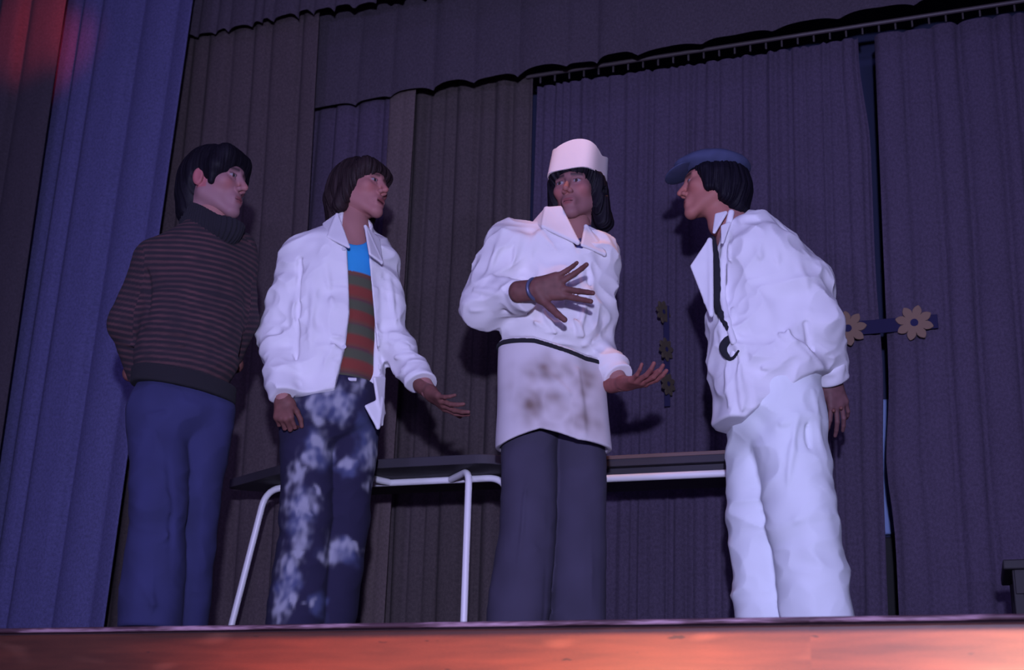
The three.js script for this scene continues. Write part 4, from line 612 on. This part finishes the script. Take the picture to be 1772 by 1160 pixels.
  part('lapel', sdfMesh(field(LP), bounds(LP, 0.015), 0.005, wcol, 1.5), cloth, ct);
  const CO = [T([-0.225, 1.455, 0.09], [-0.195, 1.46, 0.1], [-0.239, 1.379, 0.12], 0.006), T([-0.213, 1.396, 0.13], [-0.189, 1.409, 0.13], [-0.217, 1.329, 0.15], 0.005)];
  part('collar', sdfMesh(field(CO), bounds(CO, 0.02), 0.004, wcol, 1.5), cloth, ct);
  const ED = [[-0.175, 1.465, 0.1], [-0.193, 1.39, 0.13], [-0.207, 1.288, 0.15], [-0.213, 1.162, 0.16], [-0.206, 1.058, 0.17], [-0.191, 0.98, 0.17]].map(([x, y, z]) => { const q = p4(x, y, 0, 0); return [x, y, Math.max(q[2], 0.09)]; }), EP = ED.slice(1).map((b, i) => K(ED[i], b, 0.011, 0.011, 0.01));
  part('front_edge', sdfMesh(field(EP), bounds(EP, 0.02), 0.004, wcol, 1.5), cloth, ct);
  { // black strap hanging from the collar, hooked at its end
    const way = new THREE.CatmullRomCurve3([[1238, 402, 15], [1242, 440, 17], [1244, 490, 17], [1247, 530, 14], [1254, 560, 9], [1263, 582, 7], [1256, 588, 12], [1249, 600, 12], [1255, 613, 9], [1265, 617, 5], [1273, 609, 4]].map((p) => new THREE.Vector3(...p))).getPoints(30).map((p) => [p.x, p.y, p.z]);
    const o0 = [-0.24, 1.165, 0.15], ox = -0.164 - o0[0], oy = o0[1] - 0.965, W = way.map(([x, y, w]) => { const q = p4(o0[0] + (x - 1240) / 40 * ox, o0[1] - (y - 500) / 100 * oy, 0, 0.004); return [q[0], q[1], Math.max(q[2], 0.095), w / 2 / 40 * ox]; });
    const SP = W.slice(1).map((b, i) => K(W[i].slice(0, 3), b.slice(0, 3), W[i][3], b[3], 0.006, [0, 0, 1], 0.6));
    part('strap', sdfMesh(field(SP), bounds(SP, 0.02), 0.0035, () => [0.012, 0.011, 0.02], 2), cloth, o, 'black hanging strap with a hooked end');
    const b = W[26]; const TU = [E([b[0] + 0.012, b[1] + 0.012, b[2] + 0.004], [0.014, 0.017, 0.012], 0.01)]; part('button', sdfMesh(field(TU), bounds(TU, 0.01), 0.003, wcol, 1.6), cloth, ct);
  }
  const CF = [K([0.15, 0.946, 0.02], [0.163, 0.918, -0.01], 0.054, 0.056, 0.02)]; part('cuff', sdfMesh((x, y, z) => smax(smax(primDist(CF[0], x, y, z) - 0.004 * N3(x * 30, y * 30, z * 30), dot(sub([x, y, z], cuff[0]), cuff[1]) - 0.012, 0.012), -dot(sub([x, y, z], cuff[0]), cuff[1]) - 0.055, 0.012), bounds(CF, 0.02), 0.005, wcol, 1.6), cloth, ct);
  const TR = [K([-0.034, 0.94, 0.0], [-0.036, 0.8, 0.0], 0.145, 0.15, 0.04, [0, 0, 1], 1.1), K([-0.071, 0.811, -0.08], [-0.076, 0.47, -0.09], 0.11, 0.1, 0.04), K([-0.076, 0.47, -0.09], [-0.062, 0.044, -0.1], 0.1, 0.106, 0.03), K([-0.004, 0.787, 0.05], [0.022, 0.441, 0.07], 0.118, 0.108, 0.015), K([0.022, 0.441, 0.07], [0.078, 0.031, 0.06], 0.108, 0.115, 0.01)], tf = field(TR);
  const tfo = creases([[[-0.157, 0.705, 0.16], [-0.088, 0.42, 0.16], 0.012, -0.012], [[-0.088, 0.42, 0.16], [-0.025, 0.086, 0.16], 0.014, -0.014], [[-0.205, 0.401, 0.1], [-0.162, 0.321, 0.1], 0.01, -0.009], [[-0.186, 0.411, 0.1], [-0.108, 0.427, 0.12], 0.014, 0.009], [[-0.181, 0.257, 0.1], [-0.076, 0.301, 0.12], 0.014, 0.008], [[0.001, 0.732, 0.18], [-0.045, 0.489, 0.18], 0.016, 0.009], [[0.059, 0.821, 0.14], [0.076, 0.594, 0.14], 0.014, 0.011], [[0.028, 0.798, 0.15], [0.036, 0.588, 0.16], 0.012, -0.009], [[0.097, 0.267, 0.14], [0.152, 0.115, 0.1], 0.013, -0.011], [[-0.013, 0.4, 0.18], [0.082, 0.424, 0.16], 0.018, 0.008], [[-0.149, 0.16, 0.1], [-0.079, 0.212, 0.12], 0.014, 0.008], [[-0.091, 0.692, 0.18], [0.042, 0.738, 0.16], 0.016, 0.008]]);
  part('trousers', sdfMesh((x, y, z) => smax(smax(tf(x, y, z) - tfo(x, y, z) - crumple(x, y, z, 4.8, 0.0105), 0.025 - y, 0.01), y - 0.98, 0.01), bounds(TR, 0.03), 0.0072, (x, y, z) => mul([0.8, 0.83, 0.86], 1 + 0.05 * N3(x * 14, y * 9, z * 14)), 1.5), cloth, o, 'loose white trousers');
  shoe(o, j.anR, [-1, 0, 0.3]); shoe(o, j.anL, [-1, 0, 0.3]);
}

// ───────────────────────── lamps ─────────────────────────
const glow = (c, k) => new THREE.MeshStandardMaterial({ color: 0x000000, emissive: lin(...c), emissiveIntensity: k });
function spot(cfg, pos, target, angle, penumbra, radius = 1) {
  const l = new THREE.SpotLight(lin(...cfg.color), cfg.power, 0, angle, penumbra, 2); l.position.set(...pos); l.target.position.set(...target); scene.add(l); scene.add(l.target);
  l.castShadow = true; l.shadow.mapSize.set(2048, 2048); l.shadow.bias = -0.0004; l.shadow.radius = radius; return l;
}
function spotlight(name, label, cfg, pos, target, angle, penumbra, size, glowK, stand, radius) {
  const o = thing(name, label, 'lamp', [pos[0], 0, pos[2]]), d = norm(sub(target, pos)), q = new THREE.Quaternion().setFromUnitVectors(new THREE.Vector3(0, 1, 0), new THREE.Vector3(...d));
  const c = [0, pos[1], 0], put = (g, k) => { g.applyMatrix4(new THREE.Matrix4().compose(new THREE.Vector3(...mad(c, d, k)), q, new THREE.Vector3(1, 1, 1))); return g; };
  const can = new THREE.LatheGeometry([[0.001, -0.22], [0.6, -0.22], [0.85, -0.16], [1, -0.05], [1, 0], [0.92, 0], [0.92, -0.03], [0.001, -0.05]].map(([r, y]) => new THREE.Vector2(r * size, y * size * 5)), 32);
  part('housing', put(can, -0.03), blackMat, o);
  part('lens', put(new THREE.CylinderGeometry(size * 0.88, size * 0.88, 0.006, 32), -0.035), glow(cfg.color, glowK), o);
  if (stand) { const g = new THREE.CylinderGeometry(0.016, 0.02, pos[1] + 1.2, 14); g.translate(0, (pos[1] - 1.2) / 2 - size * 0.9, 0); part('stand', g, blackMat, o); const f = new THREE.CylinderGeometry(0.2, 0.24, 0.03, 28); f.translate(0, -1.185, 0); part('base', f, blackMat, o); }
  else { const up = 4.6 - pos[1]; const g = new THREE.CylinderGeometry(0.012, 0.012, up, 10); g.translate(0, pos[1] + up / 2, -0.0); part('hanging_rod', g, blackMat, o); }
  spot(cfg, add(pos, mul(d, -0.02)), target, angle, penumbra, radius); return o;
}
const fwd = [-Math.sin(YAW), 0, -Math.cos(YAW)];
const FL = [EYE[0] - fwd[0] * 0.7, 0.2, EYE[2] - fwd[2] * 0.7];
spotlight('unseen_flood_lamp', 'unseen flood lamp on a stand behind the photographer, standing in for the camera flash', LIGHT.flash, FL, mad([FL[0], 1.15, FL[2]], fwd, 5.2), 0.62, 0.75, 0.09, 3, true, 3);  // out of view, gives the camera flash light
spotlight('unseen_spot_lamp', 'unseen warm lamp over the middle of the stage, lighting the paper hat', LIGHT.batten, [-0.78, 3.5, -0.5], [-0.79, 1.75, -0.8], 0.17, 0.9, 0.07, 2, false, 3);  // out of view, placed to warm the hat and shoulders
spotlight('unseen_spot_lamp', 'unseen red lamp lighting the top of the far left curtain', LIGHT.red, [-2.1, 2.95, -0.1], [-3.351, 2.769, -0.96], 0.19, 0.9, 0.07, 2, false, 3);  // out of view, placed to redden the curtain top
// unseen floor lamps placed to light the stage front: the added hood's lip cuts their light off at the stage floor level
const low = [['rust', -1.35, -0.42, 0.72], ['amber', -0.45, -0.42, 0.72], ['pink', 0.65, -0.42, 0.72]];
low.forEach(([k, x, y, z], i) => {
  const o = thing('unseen_floor_lamp', ['unseen rust hooded lamp on the hall floor at the left of the stage front', 'unseen amber hooded lamp on the hall floor facing the middle of the stage front', 'unseen pink hooded lamp on the hall floor at the right end of the stage front'][i], 'lamp', [x, -1.2, z]), h = y + 1.2, lip = 0.22, up = lip * (-y - 0.022) / z;
  part('hood', rbox(0.84, 0.008, lip + 0.1, 0.002, 0, h + up + 0.002, -lip / 2 + 0.05), blackMat, o);
  part('housing', rbox(0.84, 0.16, 0.02, 0.004, 0, h + up - 0.075, 0.09), blackMat, o);
  const lens = new THREE.SphereGeometry(0.02, 20, 14); lens.translate(0, h, 0.03); part('bulb', lens, glow(LIGHT[k].color, 2), o);
  const g = new THREE.CylinderGeometry(0.014, 0.014, h - 0.06, 12); g.translate(0, (h - 0.06) / 2, 0.09); part('stand', g, blackMat, o); const f = new THREE.CylinderGeometry(0.11, 0.13, 0.02, 24); f.translate(0, 0.01, 0.09); part('base', f, blackMat, o);
  spot(LIGHT[k], [x, y, z], [x + 0.1, y + 0.12, 0], i ? 1.15 : 0.95, 1, 0.15);
});
for (const [x, z, where] of [[-1.9, 3.6, 'left'], [0.6, 3.6, 'middle'], [-0.7, 6.4, 'rear']]) { // fill lights added on the hall ceiling, out of view
  const o = thing('added_ceiling_light', `added violet fill light on the ceiling in the ${where} of the hall`, 'ceiling light', [x, 4.6, z]);
  part('housing', rbox(1.5, 0.05, 0.34, 0.01, 0, -0.03, 0), plain([0.6, 0.6, 0.65]), o); part('diffuser', rbox(1.44, 0.02, 0.28, 0.005, 0, -0.06, 0), glow(LIGHT.hall.color, 0.5), o);
  const l = new THREE.RectAreaLight(lin(...LIGHT.hall.color), LIGHT.hall.power * 12, 1.44, 0.28); l.position.set(x, 4.52, z); l.lookAt(x, 0, z); scene.add(l);
}
for (const [x, where] of [[-1.8, 'left'], [1.4, 'right']]) { // fill lights added low on the rear wall to lift the shadows
  const o = thing('added_wall_light', `added violet fill light low on the ${where} of the rear hall wall`, 'wall light', [x, -0.3, 8.98]);
  part('housing', rbox(1.6, 0.34, 0.05, 0.01, 0, 0, -0.026), plain([0.6, 0.6, 0.65]), o); part('diffuser', rbox(1.5, 0.26, 0.02, 0.005, 0, 0, -0.055), glow(LIGHT.hall.color, 0.5), o);
  const l = new THREE.RectAreaLight(lin(...LIGHT.wall.color), LIGHT.wall.power, 1.5, 0.26); l.position.set(x, -0.3, 8.9); l.lookAt(-0.8, 1.2, -1); scene.add(l);
}
renderer.render(scene, camera);
